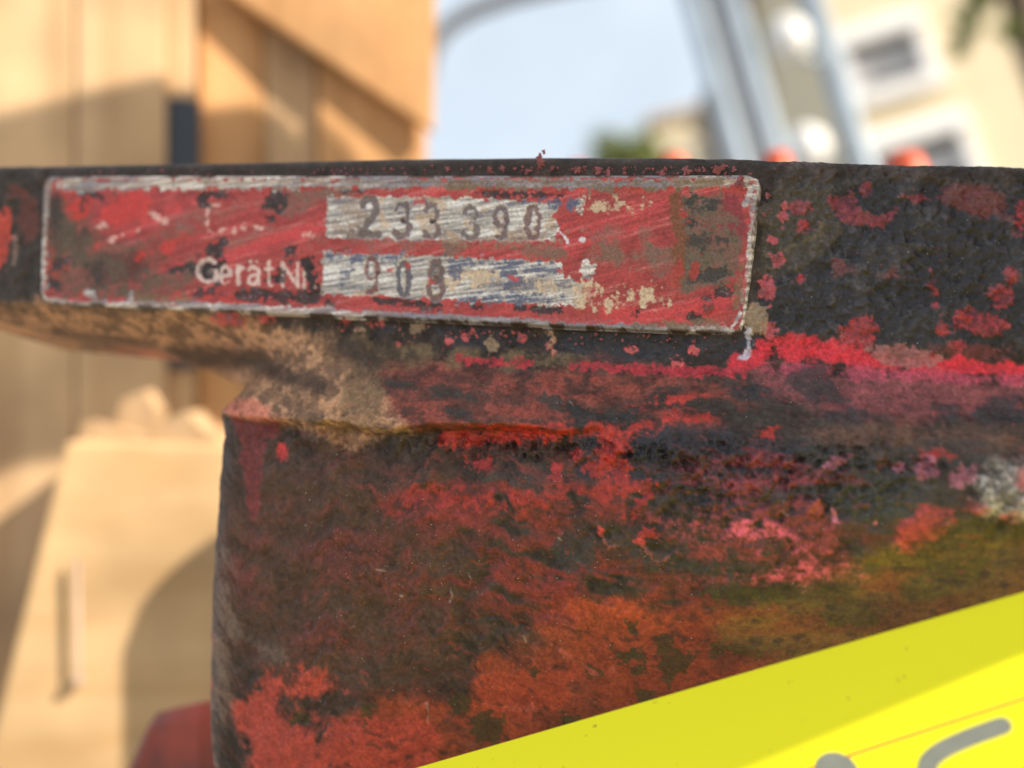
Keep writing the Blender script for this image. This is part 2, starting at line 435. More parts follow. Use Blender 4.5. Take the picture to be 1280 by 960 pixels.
cv.lay(K(160, 92, 108), [('p', [(1143, 573), (1165, 572), (1176, 590), (1146, 596)]), ('p', [(1186, 596), (1205, 582), (1222, 580), (1218, 598), (1204, 612), (1190, 606)]), ('e', 1045, 580, 16, 8, -35), ('e', 1128, 584, 6, 5)], nC, 6, 2, 0.9, amod=0.6 + 0.4 * pink)
cv.lay(K(190, 180, 168), [('p', [(1215, 590), (1300, 570), (1300, 640), (1230, 655), (1215, 630)])], nB, 12, 12, 0.7, amod=0.35 + 0.65 * sstep(-0.5, 0.5, 0.5 * nC + 0.7 * nF + 0.4 * (white * 2 - 1)), rough=0.3, metal=0.35)  # pale metal speckle, with the bulge's glint painted in
cv.lay(K(190, 62, 62), [('e', 1222, 635, 18, 13), ('e', 1255, 648, 14, 8), ('e', 1280, 595, 8, 20), ('e', 1160, 660, 34, 22, -25), ('e', 1140, 690, 12, 10)], nB, 8, 5, 0.7, amod=0.5 + 0.5 * pink)
# crater with a flaked rim
for cx, cy, rx, ry in ((825, 687, 22, 11), (762, 672, 11, 10)):
    cv.lay(K(150, 84, 74), [('l', [(cx - rx, cy - ry * .4), (cx - rx * .5, cy + ry * .5), (cx + rx * .3, cy + ry), (cx + rx * .9, cy + ry * .3)], 2.2)], nB, 6, 2, 0.8, h=0.22)
    cv.lay(K(190, 60, 56), [('e', cx - rx * .9, cy - ry * .6, rx * .4, ry * .35, 20)], nC, 4, 2, 0.9, h=0.12)
    cv.lay(K(52, 46, 38), [('e', cx + 2, cy - 1, rx * 0.75, ry * 0.7, 15)], nB, 9, 3, 0.9, h=-0.35)
# lower face: rust orange, dark spots tinted olive, tag's yellow bounce painted in
orange = 0.5 + 0.5 * sstep(-0.6, 0.3, nS * 0.6 + nA)
cv.lay(K(146, 60, 26), [('p', [(590, 870), (640, 800), (720, 780), (820, 770), (960, 770), (1100, 740), (1300, 690), (1300, 980), (440, 990), (450, 900), (520, 890)])], nA, 30, 16, 0.85, amod=orange, rough=0.6)
cv.lay(K(160, 62, 30), [('p', [(590, 880), (600, 845), (670, 830), (720, 840), (700, 880), (640, 900)]), ('e', 780, 770, 40, 18, 10), ('e', 740, 760, 30, 8)], nB, 12, 5, 0.8)
cv.lay(K(170, 62, 46), [('p', [(296, 885), (330, 842), (350, 850), (350, 895), (392, 910), (395, 990), (320, 990)]), ('p', [(400, 940), (420, 900), (470, 895), (540, 900), (560, 990), (395, 990)]), ('e', 385, 855, 30, 16, 20), ('e', 390, 892, 10, 8, 40)], nB, 12, 8, 0.85)
cv.lay(K(58, 52, 22), [('p', [(820, 800), (838, 792), (848, 812), (870, 818), (866, 834), (846, 842), (836, 856), (828, 840)]), ('e', 782, 820, 13, 6), ('e', 800, 818, 12, 9), ('e', 796, 838, 12, 8), ('e', 804, 870, 12, 8), ('e', 789, 782, 6, 7),
                       ('e', 738, 838, 10, 5, 25), ('e', 670, 838, 5, 4), ('e', 935, 744, 42, 10), ('e', 712, 905, 14, 12), ('e', 930, 810, 44, 8), ('e', 1060, 765, 44, 18), ('e', 1180, 725, 60, 20, -20), ('e', 610, 910, 22, 20), ('e', 575, 880, 14, 16),
                       ('e', 460, 888, 6, 12, 20), ('e', 375, 900, 14, 9)], nC, 8, 1.8, 0.88, h=-0.08)
cv.lay(K(170, 80, 60), [('l', [(690, 806), (720, 826), (745, 842)], 1.6), ('e', 765, 836, 5, 4), ('e', 650, 885, 16, 5)], nC, 3, 1.5, 0.7)
cv.lay(K(112, 98, 24), [('p', [(900, 790), (1000, 725), (1120, 690), (1300, 650), (1300, 760), (1000, 850)])], nA, 24, 26, 0.68, amod=0.5 + 0.5 * sstep(-0.4, 0.4, nS), rough=0.4)  # olive film paints the tag's yellow bounce onto the metal
# left end of the body
cv.lay(K(106, 44, 42), [('p', [(290, 525), (350, 530), (330, 560), (325, 620), (315, 650), (303, 620), (300, 560)])], nB, 6, 3, 0.95)
cv.lay(K(190, 50, 46), [('e', 352, 563, 6, 11)], nC, 2, 3, 0.9)
cv.lay(K(120, 45, 50), [('e', 300, 705, 26, 8, -40), ('e', 310, 745, 10, 12), ('e', 520, 745, 5, 14), ('e', 505, 770, 24, 20), ('e', 400, 790, 40, 20), ('e', 440, 690, 60, 30), ('e', 530, 640, 40, 24)], nB, 14, 12, 0.32)
cv.lay(K(108, 88, 74), [('p', [(225, 700), (282, 690), (290, 800), (270, 990), (225, 990)])], nB, 10, 9, 0.8, amod=dust)
cv.lay(K(160, 60, 46), [('p', [(240, 760), (258, 750), (262, 850), (246, 930), (232, 930)])], nB, 8, 5, 0.7)
cv.lay(K(96, 84, 76), [('l', [(300, 790), (330, 810), (350, 820)], 8)], nB, 8, 8, 0.6)
# fibres and scuffs caught in the grease
for pts in ([(585, 716), (588, 724), (586, 732)], [(562, 736), (565, 745), (562, 752)], [(534, 878), (536, 890), (535, 902)], [(655, 795), (658, 802)], [(697, 672), (702, 676)], [(978, 640), (986, 646)], [(712, 502), (716, 507)], [(470, 712), (482, 714)], [(495, 742), (503, 745)]):
    cv.lay(K(176, 150, 136), [('l', pts, 0.8)], nC, 0.8, 0.9, 0.45, h=0.05)
# left flange face
cv.lay(K(176, 60, 44), [('p', [(-30, 265), (12, 262), (14, 300), (4, 340), (-30, 335)])], nC, 7, 2, 0.9)
cv.lay(K(96, 44, 34), [('e', 35, 270, 12, 26), ('e', 25, 240, 12, 6)], nB, 7, 5, 0.7)
cv.lay(K(150, 120, 108), [('e', 20, 312, 4, 13)], nC, 3, 2, 0.7)
# chips of pink paint below the plate
ch = [(285, 398, 18, 9), (650, 422, 7, 6), (560, 430, 4, 4), (590, 418, 8, 4), (690, 428, 5, 8), (790, 436, 6, 5), (430, 402, 5, 5), (470, 405, 6, 4), (500, 425, 4, 3), (330, 400, 8, 5), (845, 452, 5, 4), (870, 440, 4, 4)]
cv.lay(K(190, 82, 82), [('e', a, b, c, d) for a, b, c, d in ch], nC, 6, 1.4, 0.9, h=0.1)
cv.lay(K(150, 126, 100), [('e', 613, 431, 6, 8), ('e', 690, 425, 5, 9), ('e', 450, 412, 5, 3), ('e', 520, 410, 7, 4), ('e', 945, 400, 14, 22)], nC, 5, 1.5, 0.8, h=0.1)
cv.lay(K(172, 168, 178), [('l', [(936, 415), (936, 440), (925, 448)], 3.5), ('l', [(944, 415), (941, 432)], 2)], nC, 4, 1.5, 0.9, rough=0.35, metal=0.4)
# dark top strip with crumbs
cv.lay(K(46, 36, 30), [('l', [(60, 216), (300, 213), (500, 210), (700, 209), (940, 211)], 5)], nC, 4, 2, 0.9)
blk = sstep(930, 980, PX) * sstep(455, 425, PY)
m_ = (blk * sstep(0.05, 0.8, nB + 0.5 * nA) * 0.22)[..., None]
cv.C = cv.C * (1 - m_) + K(78, 70, 64) * m_
m_ = (blk * sstep(0.35, 0.8, nC + 0.5 * nF) * 0.22)[..., None]
cv.C = cv.C * (1 - m_) + K(92, 88, 92) * m_
# speckle
sp1 = (white > 0.994) & (nB > -0.3)
cv.C[sp1] = K(190, 160, 140)
sp2 = (vnoise(UU / STEP / 1.7, VV / STEP / 1.7, 78) > 0.985)
cv.C[sp2] = cv.C[sp2] * 0.4 + K(190, 70, 70) * 0.6 * 0.8

# scumble: fine mottling, worn-through dots, faint red bloom in the black
cv.C *= np.clip(1 + 0.24 * nF + 0.16 * nC + 0.14 * nB + 0.07 * nS2, 0.25, 2.0)[..., None]
nG = fbm(UU, VA, 1.1, 4, 91); nH = fbm(UU * 0.6, VA, 0.55, 3, 92)
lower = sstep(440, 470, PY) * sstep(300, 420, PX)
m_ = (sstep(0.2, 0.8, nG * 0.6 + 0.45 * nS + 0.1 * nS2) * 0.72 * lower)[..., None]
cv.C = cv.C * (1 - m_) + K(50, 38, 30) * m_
m_ = (sstep(0.45, 0.9, 0.5 * nS2 + 0.6 * nH - 0.25 * nG) * 0.35 * lower)[..., None]
cv.C = cv.C * (1 - m_) + K(150, 56, 50) * m_

lum = (cv.C @ np.array([0.3, 0.55, 0.15]))[..., None]
cv.C = cv.C * 0.95 + lum * 0.05 + np.array([0.005, 0.003, 0.002])

# relief
rough_zone = sstep(30, 0, np.abs(PY - (560 + 0.05 * (PX - 640)))) * sstep(430, 700, PX)
rough_zone = rough_zone * sstep(1230, 1150, PX)
rough_zone = np.maximum(rough_zone, 0.26 * sstep(940, 970, PX) * sstep(430, 400, PY))
rough_zone = np.maximum(rough_zone, 0.7 * sstep(780, 840, PX) * sstep(1160, 1100, PX) * sstep(530, 560, PY) * sstep(680, 600, PY))
lump = np.abs(fbm(UU, VA, 1.5, 4, 21))
crust = sstep(0.16, 0.05, cv.C.max(-1))                     # thick grease crust where the paint is hidden
relief = 0.24 * nA + 0.13 * nB + 0.06 * nC + crust * (0.07 * nB + 0.035 * nC + 0.02 * nF) + rough_zone * (1.2 * (0.4 - lump) + 0.26 * nC)
cv.R -= crust * 0.08 * (0.5 + nB)
relief = relief + 0.12 * fbm(UU, VA, 4, 4, 23) * sstep(-2, -6, VV)
relief = relief * (1 - 0.75 * sstep(0.5, 2.0, VV) * sstep(90, 84, UU) * (UU > 0)) + cv.H
w = w0 - drop + relief
POS = loc(UU, VV, w)

def grid_object(name, P, keep, cvs, mat, parent, base, flip=False):
    R_, C_ = P.shape[:2]
    idx = np.arange(R_ * C_).reshape(R_, C_)
    q = np.stack([idx[:-1, :-1], idx[1:, :-1], idx[1:, 1:], idx[:-1, 1:]], -1)
    if flip: q = q[..., ::-1]
    k = keep[:-1, :-1] & keep[1:, :-1] & keep[1:, 1:] & keep[:-1, 1:]
    q = q[k]
    used = np.zeros(R_ * C_, bool); used[q.ravel()] = True
    remap = np.cumsum(used) - 1
    q = remap[q]
    co = (P.reshape(-1, 3)[used] - base) * 0.001
    me = bpy.data.meshes.new(name)
    me.vertices.add(len(co)); me.vertices.foreach_set('co', co.astype(np.float32).ravel())
    me.loops.add(q.size); me.loops.foreach_set('vertex_index', q.astype(np.int32).ravel())
    me.polygons.add(len(q)); me.polygons.foreach_set('loop_start', np.arange(0, q.size, 4, dtype=np.int32))
    me.polygons.foreach_set('use_smooth', np.ones(len(q), bool))
    me.update(calc_edges=True)
    a = me.attributes.new('wear_colour', 'FLOAT_COLOR', 'POINT')
    col = np.ones((len(co), 4), np.float32); col[:, :3] = np.clip(cvs.C.reshape(-1, 3)[used], 0.004, 0.9)
    a.data.foreach_set('color', col.ravel())
    b = me.attributes.new('surface', 'FLOAT_VECTOR', 'POINT')
    sv_ = np.stack([cvs.R.reshape(-1)[used], cvs.M.reshape(-1)[used], np.zeros(len(co))], -1).astype(np.float32)
    b.data.foreach_set('vector', sv_.ravel())
    me.materials.append(mat)
    o = bpy.data.objects.new(name, me); C.objects.link(o); o.parent = parent
    return o

def root_at(name, base_mm):
    return empty(name, FMAT @ Matrix.Translation(Vector(base_mm) * 0.001))

machine = root_at('machine_casting', BASE)
tag(machine, 'heavy grease-blackened red machine casting with a worn nameplate on its rim', 'machine')
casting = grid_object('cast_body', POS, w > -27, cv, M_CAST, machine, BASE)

# back of the casting: a closed block behind the modelled face
def prism(name, poly_uv, w_a, w_b, mat, parent, base):
    n = len(poly_uv)
    vv_ = [loc(np.array(u), np.array(v), np.array(w_a)) for u, v in poly_uv] + [loc(np.array(u), np.array(v), np.array(w_b)) for u, v in poly_uv]
    vv_ = [(p - base) * 0.001 for p in vv_]
    fs = [tuple(range(n)), tuple(range(2 * n - 1, n - 1, -1))] + [(i, i + n, (i + 1) % n + n, (i + 1) % n) for i in range(n)]
    return mesh_obj(name, vv_, fs, mat, parent)
inner = []
for (u_, v_) in SIL:
    inner.append((min(max(u_ + (2 if u_ < 40 else -2), -16), 136), min(max(v_ + (-1.2 if v_ > 10 else 1.2), -59), 30)))
prism('back_block', inner, -16, -26, M_DARK, machine, BASE)

# ---------------------------------------------------------------- nameplate
PL_PX = [(62, 219), (935, 217), (948, 222), (952, 234), (932, 402), (926, 414), (915, 418), (70, 380), (53, 376), (48, 362), (52, 236), (55, 224)]
pp = np.array(PL_PX, float)
pu, pv = pix2uv(pp[:, 0], pp[:, 1], 0.7)
PLATE = list(zip(pu, pv))
PS = 0.1
pus = np.arange(pu.min() - 0.3, pu.max() + 0.3, PS); pvs = np.arange(pv.max() + 0.3, pv.min() - 0.3, -PS)
QU, QV = np.meshgrid(pus, pvs)
pD = sdf_poly(QU, QV, PLATE)
qx, qy = proj(QU, QV, np.full(QU.shape, 0.7))
mA = fbm(QU, QV, 6, 6, 43); mB = fbm(QU, QV, 2.0, 5, 44); mC = fbm(QU, QV, 0.8, 4, 45)
ca, sa = math.cos(math.radians(17)), math.sin(math.radians(17))
al, ac = QU * ca + QV * sa, -QU * sa + QV * ca
ST = fbm(al * 0.055, ac, 0.42, 4, 51); ST2 = fbm(al * 0.04, ac, 1.4, 4, 52)
cb, sb = math.cos(math.radians(8)), math.sin(math.radians(8))
ST3 = fbm((QU * cb + QV * sb) * 0.06, -QU * sb + QV * cb, 0.3, 4, 53)
mW = vnoise(QU / PS, QV / PS, 79)
pc = Canvas(qx, qy, K(172, 60, 57), fbm(QU, QV, 0.38, 3, 49, 0.7))
pc.R[:] = 0.5
pc.C *= (1 + 0.22 * mB + 0.18 * ST)[..., None]
t_ = sstep(0.15, 0.75, ST2 + 0.5 * ST)[..., None] * 0.55
pc.C = pc.C * (1 - t_) + K(206, 62, 68) * t_
t_ = (sstep(0.3, 0.8, ST - 0.3 * ST2) * 0.4)[..., None]
pc.C = pc.C * (1 - t_) + K(110, 70, 62) * t_
t_ = (sstep(0.5, 0.85, ST + 0.35 * ST3) * 0.6)[..., None]
pc.C = pc.C * (1 - t_) + K(216, 112, 108) * t_
t_ = (sstep(0.55, 0.9, ST3 - 0.3 * ST2) * 0.45)[..., None]
pc.C = pc.C * (1 - t_) + K(120, 52, 52) * t_
# brown dirt film
film = 0.35 + 0.65 * sstep(-0.5, 0.5, mB + 0.6 * mC)
pc.lay(K(98, 80, 66), [('p', [(58, 245), (100, 240), (112, 285), (150, 300), (210, 300), (215, 330), (160, 352), (185, 374), (56, 374)]), ('e', 150, 318, 70, 14, -18), ('e', 205, 350, 50, 14, -10)], mA, 12, 8, 0.95, amod=0.25 + 0.75 * film, rough=0.75)
pc.lay(K(70, 58, 48), [('p', [(60, 240), (80, 236), (84, 290), (75, 340), (60, 360)]), ('e', 100, 300, 16, 20)], mB, 8, 4, 0.8)
pc.lay(K(92, 48, 45), [('e', 140, 335, 42, 20, -10), ('e', 120, 345, 12, 14), ('e', 165, 345, 22, 14)], mB, 10, 6, 0.8)
pc.lay(K(120, 82, 70), [('p', [(180, 340), (240, 325), (250, 350), (210, 370), (150, 372)]), ('e', 215, 295, 26, 10, -20)], mB, 12, 8, 0.6, amod=film)
pc.lay(K(120, 98, 82), [('p', [(720, 308), (860, 306), (880, 330), (850, 348), (815, 350), (800, 330), (720, 328)]), ('l', [(560, 308), (700, 312)], 6)], mB, 9, 5, 0.85, amod=film, rough=0.7)
pc.lay(K(124, 96, 84), [('e', 480, 300, 60, 5, 3), ('e', 780, 290, 60, 8, -5), ('e', 300, 305, 40, 8, -18), ('e', 240, 275, 40, 8, -15), ('e', 830, 330, 24, 24)], mB, 14, 10, 0.6, amod=film)
pc.lay(K(112, 92, 78), [('p', [(345, 240), (385, 236), (450, 238), (440, 245), (390, 258), (362, 275), (345, 272), (330, 262)])], mB, 7, 3.5, 0.85, amod=0.5 + 0.5 * film)
# fresher orange red
pc.lay(K(196, 46, 36), [('e', 150, 262, 32, 18, -15), ('e', 95, 258, 20, 15), ('e', 82, 240, 14, 6, 30), ('e', 205, 308, 26, 6, -18), ('e', 70, 336, 14, 12), ('e', 62, 315, 4, 7), ('e', 98, 368, 14, 5), ('e', 300, 372, 60, 5)], mB, 8, 4, 0.85)
pc.lay(K(205, 58, 60), [('l', [(112, 310), (140, 298), (190, 275), (225, 260)], 4), ('l', [(260, 330), (330, 300), (400, 285)], 5), ('l', [(640, 368), (560, 366)], 8), ('l', [(760, 395), (850, 392), (920, 372)], 9)], mB, 6, 4, 0.7)
pc.lay(K(96, 82, 68), [('p', [(56, 262), (80, 250), (88, 290), (112, 296), (118, 326), (150, 318), (165, 345), (150, 373), (75, 373), (56, 352)]), ('e', 195, 345, 40, 12, -14)], mB, 9, 4, 0.78, amod=0.45 + 0.55 * sstep(-0.4, 0.3, mC + mB), rough=0.75)
pc.lay(K(56, 50, 46), [('e', 66, 270, 9, 26, 5), ('e', 70, 335, 14, 6, -20), ('e', 118, 342, 12, 14), ('e', 104, 250, 6, 10)], mC, 7, 2.5, 0.75, rough=0.6)
# pale scars along the scratch
pc.lay(K(212, 160, 148), [('e', 142, 297, 9, 3, -25), ('e', 170, 287, 6, 3, -10), ('e', 194, 270, 8, 4, 35), ('e', 126, 281, 5, 3), ('e', 205, 276, 4, 3), ('e', 257, 268, 2.5, 14, 3), ('e', 273, 288, 5, 2, -20), ('e', 292, 289, 3, 5), ('e', 320, 282, 10, 2.5, 15),
                          ('e', 384, 292, 6, 3, -10), ('e', 302, 283, 5, 1.6), ('e', 265, 254, 7, 2)], mC, 3, 1.2, 0.9, rough=0.4)
# black flake-outs
blackc = K(46, 42, 43) * np.clip(1 + 0.7 * mC + 0.5 * pc.fine, 0.3, 3)[..., None]
t_ = (sstep(0.55, 0.9, mC * 0.5 + pc.fine * 0.7 + 0.3 * ST3) * 0.7)[..., None]; blackc = blackc * (1 - t_) + K(128, 108, 112) * t_
pc.lay(blackc, [('p', [(244, 322), (262, 303), (286, 294), (276, 312), (274, 328), (262, 318)]), ('e', 262, 338, 20, 17), ('e', 228, 333, 18, 4, -10), ('e', 252, 250, 10, 8, -20), ('e', 268, 243, 16, 5), ('e', 342, 252, 16, 12, -20), ('e', 333, 272, 6, 4),
                       ('e', 361, 312, 6, 10), ('e', 340, 346, 12, 8, -20), ('e', 380, 330, 8, 9), ('e', 388, 350, 9, 12, -20), ('e', 394, 362, 6, 4), ('e', 255, 364, 14, 5), ('l', [(295, 368), (330, 367), (390, 373)], 7), ('e', 410, 377, 3, 2),
                       ('l', [(470, 374), (545, 381)], 4.5), ('e', 595, 384, 7, 6), ('l', [(640, 383), (700, 388)], 3.5), ('e', 108, 240, 22, 6, 10), ('e', 66, 328, 10, 4, -20), ('e', 66, 356, 10, 6, 20), ('e', 442, 238, 8, 4), ('l', [(600, 240), (632, 242), (700, 242)], 3.5),
                       ('e', 796, 389, 8, 5), ('e', 866, 396, 11, 7), ('e', 856, 250, 10, 8), ('e', 862, 275, 9, 8), ('e', 880, 345, 20, 9, -15), ('e', 876, 334, 10, 5, -40), ('e', 900, 365, 12, 4, -10)], mC, 7, 1.5, 0.93, rough=0.55, h=-0.1)
# right end: rust line, grey-brown grime
pc.lay(K(104, 92, 78), [('p', [(852, 244), (898, 240), (918, 262), (932, 268), (926, 335), (908, 358), (852, 364)])], mB, 6, 3, 0.97, amod=0.6 + 0.4 * film, rough=0.75)
pc.lay(K(62, 60, 58), [('e', 866, 252, 14, 9), ('e', 862, 276, 9, 8), ('e', 880, 302, 28, 7), ('e', 884, 342, 24, 8, -14), ('e', 895, 252, 10, 6)], mC, 8, 3, 0.85)
pc.lay(K(140, 50, 58), [('p', [(900, 242), (920, 244), (932, 262), (920, 272), (904, 262)]), ('e', 930, 285, 9, 12), ('e', 905, 280, 12, 5)], mC, 6, 2, 0.85)
pc.lay(K(124, 78, 54), [('l', [(845, 248), (849, 300), (847, 352)], 8)], mC, 5, 2, 0.95, rough=0.8)
pc.lay(K(172, 62, 56), [('e', 844, 345, 9, 18), ('e', 868, 336, 5, 8, 30), ('e', 855, 268, 5, 8)], mC, 7, 2, 0.85)
# bare aluminium windows
alu = K(178, 168, 158) * (1 + 0.0 * mA[..., None])
t_ = sstep(0.05, 0.5, ST3 + 0.4 * ST)[..., None]; alu = alu * (1 - t_) + K(222, 214, 206) * t_
t_ = sstep(0.15, 0.6, -ST3 - 0.25 * ST)[..., None] * 0.85; alu = alu * (1 - t_) + K(112, 108, 116) * t_
t_ = sstep(0.35, 0.7, mB + 0.25 * mC)[..., None] * 0.6; alu = alu * (1 - t_) + K(196, 160, 122) * t_
t_ = (mW > 0.93)[..., None] * 0.6; alu = alu * (1 - t_) + K(90, 86, 92) * t_
blue = K(86, 92, 118) * (1 + 0.2 * ST3[..., None]); t_ = sstep(0.3, 0.5, ST3)[..., None] * 0.8; blue = blue * (1 - t_) + K(190, 184, 180) * t_
WIN1 = [(407, 245), (560, 246), (640, 250), (700, 252), (690, 268), (700, 285), (690, 300), (540, 299), (405, 296)]
WIN2 = [(402, 315), (560, 320), (700, 327), (706, 345), (728, 352), (725, 380), (700, 382), (560, 374), (400, 366)]
pc.lay(alu, [('p', WIN1), ('p', WIN2)], mC, 3.0, 1.0, 1.0, rough=0.42, metal=0.25, h=-0.05)
pc.lay(alu, [('e', 735, 337, 12, 11), ('e', 722, 255, 8, 8)], mC, 7, 1.5, 0.95, rough=0.42, metal=0.25)
pc.lay(K(206, 178, 146), [('e', 728, 366, 18, 14), ('e', 760, 256, 22, 5), ('e', 790, 370, 12, 8), ('e', 812, 367, 10, 7), ('l', [(740, 380), (828, 376)], 4), ('e', 680, 358, 12, 12), ('e', 600, 345, 18, 12), ('e', 565, 345, 12, 14), ('e', 645, 350, 12, 8)], mC, 9, 2, 0.9, amod=0.55 + 0.45 * sstep(-0.2, 0.3, mC), rough=0.6)
pc.lay(blue, [('p', [(556, 322), (640, 326), (695, 332), (700, 342), (680, 345), (650, 338), (655, 355), (630, 358), (625, 335), (600, 332), (572, 336), (568, 350), (560, 345)]), ('l', [(410, 320), (500, 322)], 4), ('e', 432, 340, 5, 12, 20), ('e', 714, 254, 7, 7, 40), ('e', 690, 252, 20, 4), ('e', 640, 372, 50, 6)], mC, 7, 1.8, 0.88, rough=0.4)
pc.lay(K(150, 120, 100), [('e', 668, 292, 30, 9), ('e', 440, 262, 18, 12), ('e', 425, 285, 14, 8), ('e', 600, 300, 40, 4)], mC, 8, 3, 0.6)
pc.lay(K(196, 66, 62), [('e', 638, 347, 6, 3), ('e', 524, 251, 8, 4), ('e', 486, 337, 3, 3), ('e', 700, 340, 4, 3)], mC, 3, 1.2, 0.9)
pc.lay(K(215, 215, 220), [('l', [(697, 286), (708, 300)], 1.6), ('e', 709, 301, 3, 4), ('e', 727, 298, 5, 3)], mC, 2, 1.0, 0.9, rough=0.3)

# stamped figures and printed text
def arc(cx, cy, rx, ry, a0, a1, n=12):
    return [(cx + rx * math.cos(math.radians(a0 + (a1 - a0) * i / n)), cy + ry * math.sin(math.radians(a0 + (a1 - a0) * i / n))) for i in range(n + 1)]
GL = {
    '2': [arc(.5, .27, .42, .25, 190, 380) + [(.05, .97), (.98, .97)]],
    '3': [arc(.48, .26, .40, .24, 200, 440, 14), arc(.46, .73, .46, .25, -80, 160, 14)],
    '9': [arc(.5, .30, .40, .28, 0, 360, 18), arc(.45, .40, .45, .58, 0, 110, 12)],
    '0': [arc(.5, .5, .40, .48, 0, 360, 24)],
    '8': [arc(.5, .27, .36, .25, 0, 360, 18), arc(.5, .75, .42, .24, 0, 360, 18)],
    'G': [arc(.55, .5, .5, .48, -45, -300, 18) + [(1.0, .86), (1.0, .55), (.62, .55)]],
    'e': [[(.06, .55), (.92, .55)] + arc(.5, .5, .44, .48, 0, -310, 16)],
    'r': [[(.2, 0), (.2, 1)], [(.2, .35)] + arc(.6, .4, .38, .36, 200, 290, 6)],
    'a': [arc(.5, .3, .4, .28, 200, 360, 8) + [(.9, 1.0)], arc(.5, .7, .4, .28, 0, 360, 14)],
    't': [[(.4, -.4), (.4, .75)] + arc(.72, .75, .3, .24, 180, 60, 6), [(.05, .02), (.9, .02)]],
    'N': [[(.05, 1), (.05, 0), (.95, 1), (.95, 0)]],
}
def glyph(ch, x0, y0, x1, y1, shear=0.0):
    return [[(x0 + (x1 - x0) * a + shear * (0.5 - b) * (y1 - y0), y0 + (y1 - y0) * b) for a, b in st] for st in GL[ch]]
figs = [('2', 449, 246, 470, 294, 4.6, (104, 88, 88)), ('3', 491, 253, 511, 296, 3.4, (106, 86, 90)), ('3', 528, 254, 547, 297, 3.2, (112, 92, 94)), ('3', 577, 257, 596, 297, 3.2, (112, 98, 100)), ('9', 616, 258, 634, 297, 3.0, (112, 92, 96)), ('0', 656, 256, 675, 297, 3.2, (118, 84, 86)),
        ('9', 454, 323, 471, 366, 3.2, (122, 70, 72)), ('0', 495, 326, 511, 369, 3.2, (84, 80, 96)), ('8', 533, 327, 553, 372, 3.6, (112, 84, 84))]
for chh, x0, y0, x1, y1, hw, col in figs:
    for st in glyph(chh, x0, y0, x1, y1):
        pc.lay(K(205, 198, 190), [('l', st, hw + 1.8)], mC, 2.5, 1.2, 0.3, h=0.05)
        pc.lay(K(*col), [('l', st, hw)], mC, 2.4, 1.2, 0.9, rough=0.6, metal=0.0, h=-0.16)
pc.lay(K(106, 90, 88), [('e', 446, 292, 14, 6), ('e', 546, 338, 9, 12), ('e', 503, 330, 5, 7)], mC, 5, 2, 0.75)
pc.lay(K(190, 66, 60), [('e', 509, 330, 4, 3), ('e', 536, 352, 4, 6)], mC, 3, 1.5, 0.8)
txt = [('G', 244, 323, 268, 352, 3.0), ('e', 272, 332, 287, 354, 2.2), ('r', 293, 333, 306, 354, 2.1), ('a', 307, 333, 323, 355, 2.3), ('t', 330, 335, 340, 357, 2.2), ('N', 350, 328, 371, 357, 2.6), ('r', 376, 338, 388, 358, 2.2)]
for chh, x0, y0, x1, y1, hw in txt:
    for st in glyph(chh, x0, y0, x1, y1):
        pc.lay(K(216, 186, 176), [('l', st, hw)], mC, 1.5, 0.9, 0.88, rough=0.5)
pc.lay(K(216, 186, 176), [('e', 391, 358, 2.6, 2.6), ('e', 311, 326, 2, 2), ('e', 319, 326.5, 2, 2)], mC, 1, 0.8, 0.85)
pc.lay(K(48, 42, 42), [('e', 345, 345, 9, 9, -20), ('e', 384, 332, 7, 8), ('e', 386, 350, 6, 10, -20), ('e', 255, 338, 5, 9)], mC, 7, 1.5, 0.85, h=-0.06)

# rim: bare aluminium, thicker along the top
rimc = K(172, 160, 150) * np.ones(QU.shape + (1,))
t_ = sstep(-0.1, 0.5, ST3 + 0.3 * mA)[..., None]; rimc = rimc * (1 - t_) + K(226, 214, 204) * t_
t_ = sstep(0.1, 0.6, -ST3 + 0.3 * mB)[..., None] * 0.8; rimc = rimc * (1 - t_) + K(132, 128, 138) * t_
gx = sstep(380, 520, qx)[..., None] * sstep(900, 820, qx)[..., None]
rimc = rimc * (1 - gx * 0.75) + K(118, 116, 128) * gx * 0.75
dirty = sstep(0.0, 0.6, mB + 0.4 * ST3)[..., None] * 0.55
rimc = rimc * (1 - dirty) + K(128, 104, 88) * dirty
rimg = rimc * (1 - 0.5 * sstep(-0.1, 0.5, mB)[..., None])
pc.lay(rimc, [('l', [(72, 227), (110, 230), (200, 229), (330, 229), (450, 228), (640, 229), (760, 230), (850, 228), (925, 226)], 6), ('e', 100, 231, 26, 9), ('l', [(925, 224), (944, 232)], 9), ('l', [(938, 236), (933, 256)], 5)], mC, 4.5, 1.6, 0.97, rough=0.4, metal=0.3)
pc.lay(rimc, [('l', [(64, 224), (56, 240), (53, 300), (52, 362)], 3.2), ('l', [(944, 240), (934, 330), (924, 395), (912, 412)], 2.6), ('l', [(225, 380), (450, 391), (640, 401), (760, 407), (912, 412)], 3.8), ('l', [(55, 372), (80, 379), (225, 379)], 2.2), ('e', 108, 366, 8, 5, 20), ('e', 163, 372, 3, 7)], mC * 0.6 + mB * 0.8, 3.4, 1.3, 0.95, rough=0.38, metal=0.35)
pc.lay(K(128, 104, 78), [('l', [(170, 374), (230, 374)], 4), ('l', [(790, 410), (900, 402)], 5), ('l', [(928, 330), (922, 380)], 4), ('e', 880, 228, 30, 6), ('e', 770, 234, 30, 4), ('e', 600, 232, 50, 3)], mC, 6, 2, 0.7, rough=0.7)
pc.lay(K(176, 70, 66), [('e', 925, 230, 6, 12), ('e', 948, 228, 5, 4), ('l', [(430, 384), (520, 386)], 1.6), ('l', [(680, 398), (760, 402)], 3), ('e', 930, 345, 3, 12)], mC, 4, 1.4, 0.85)
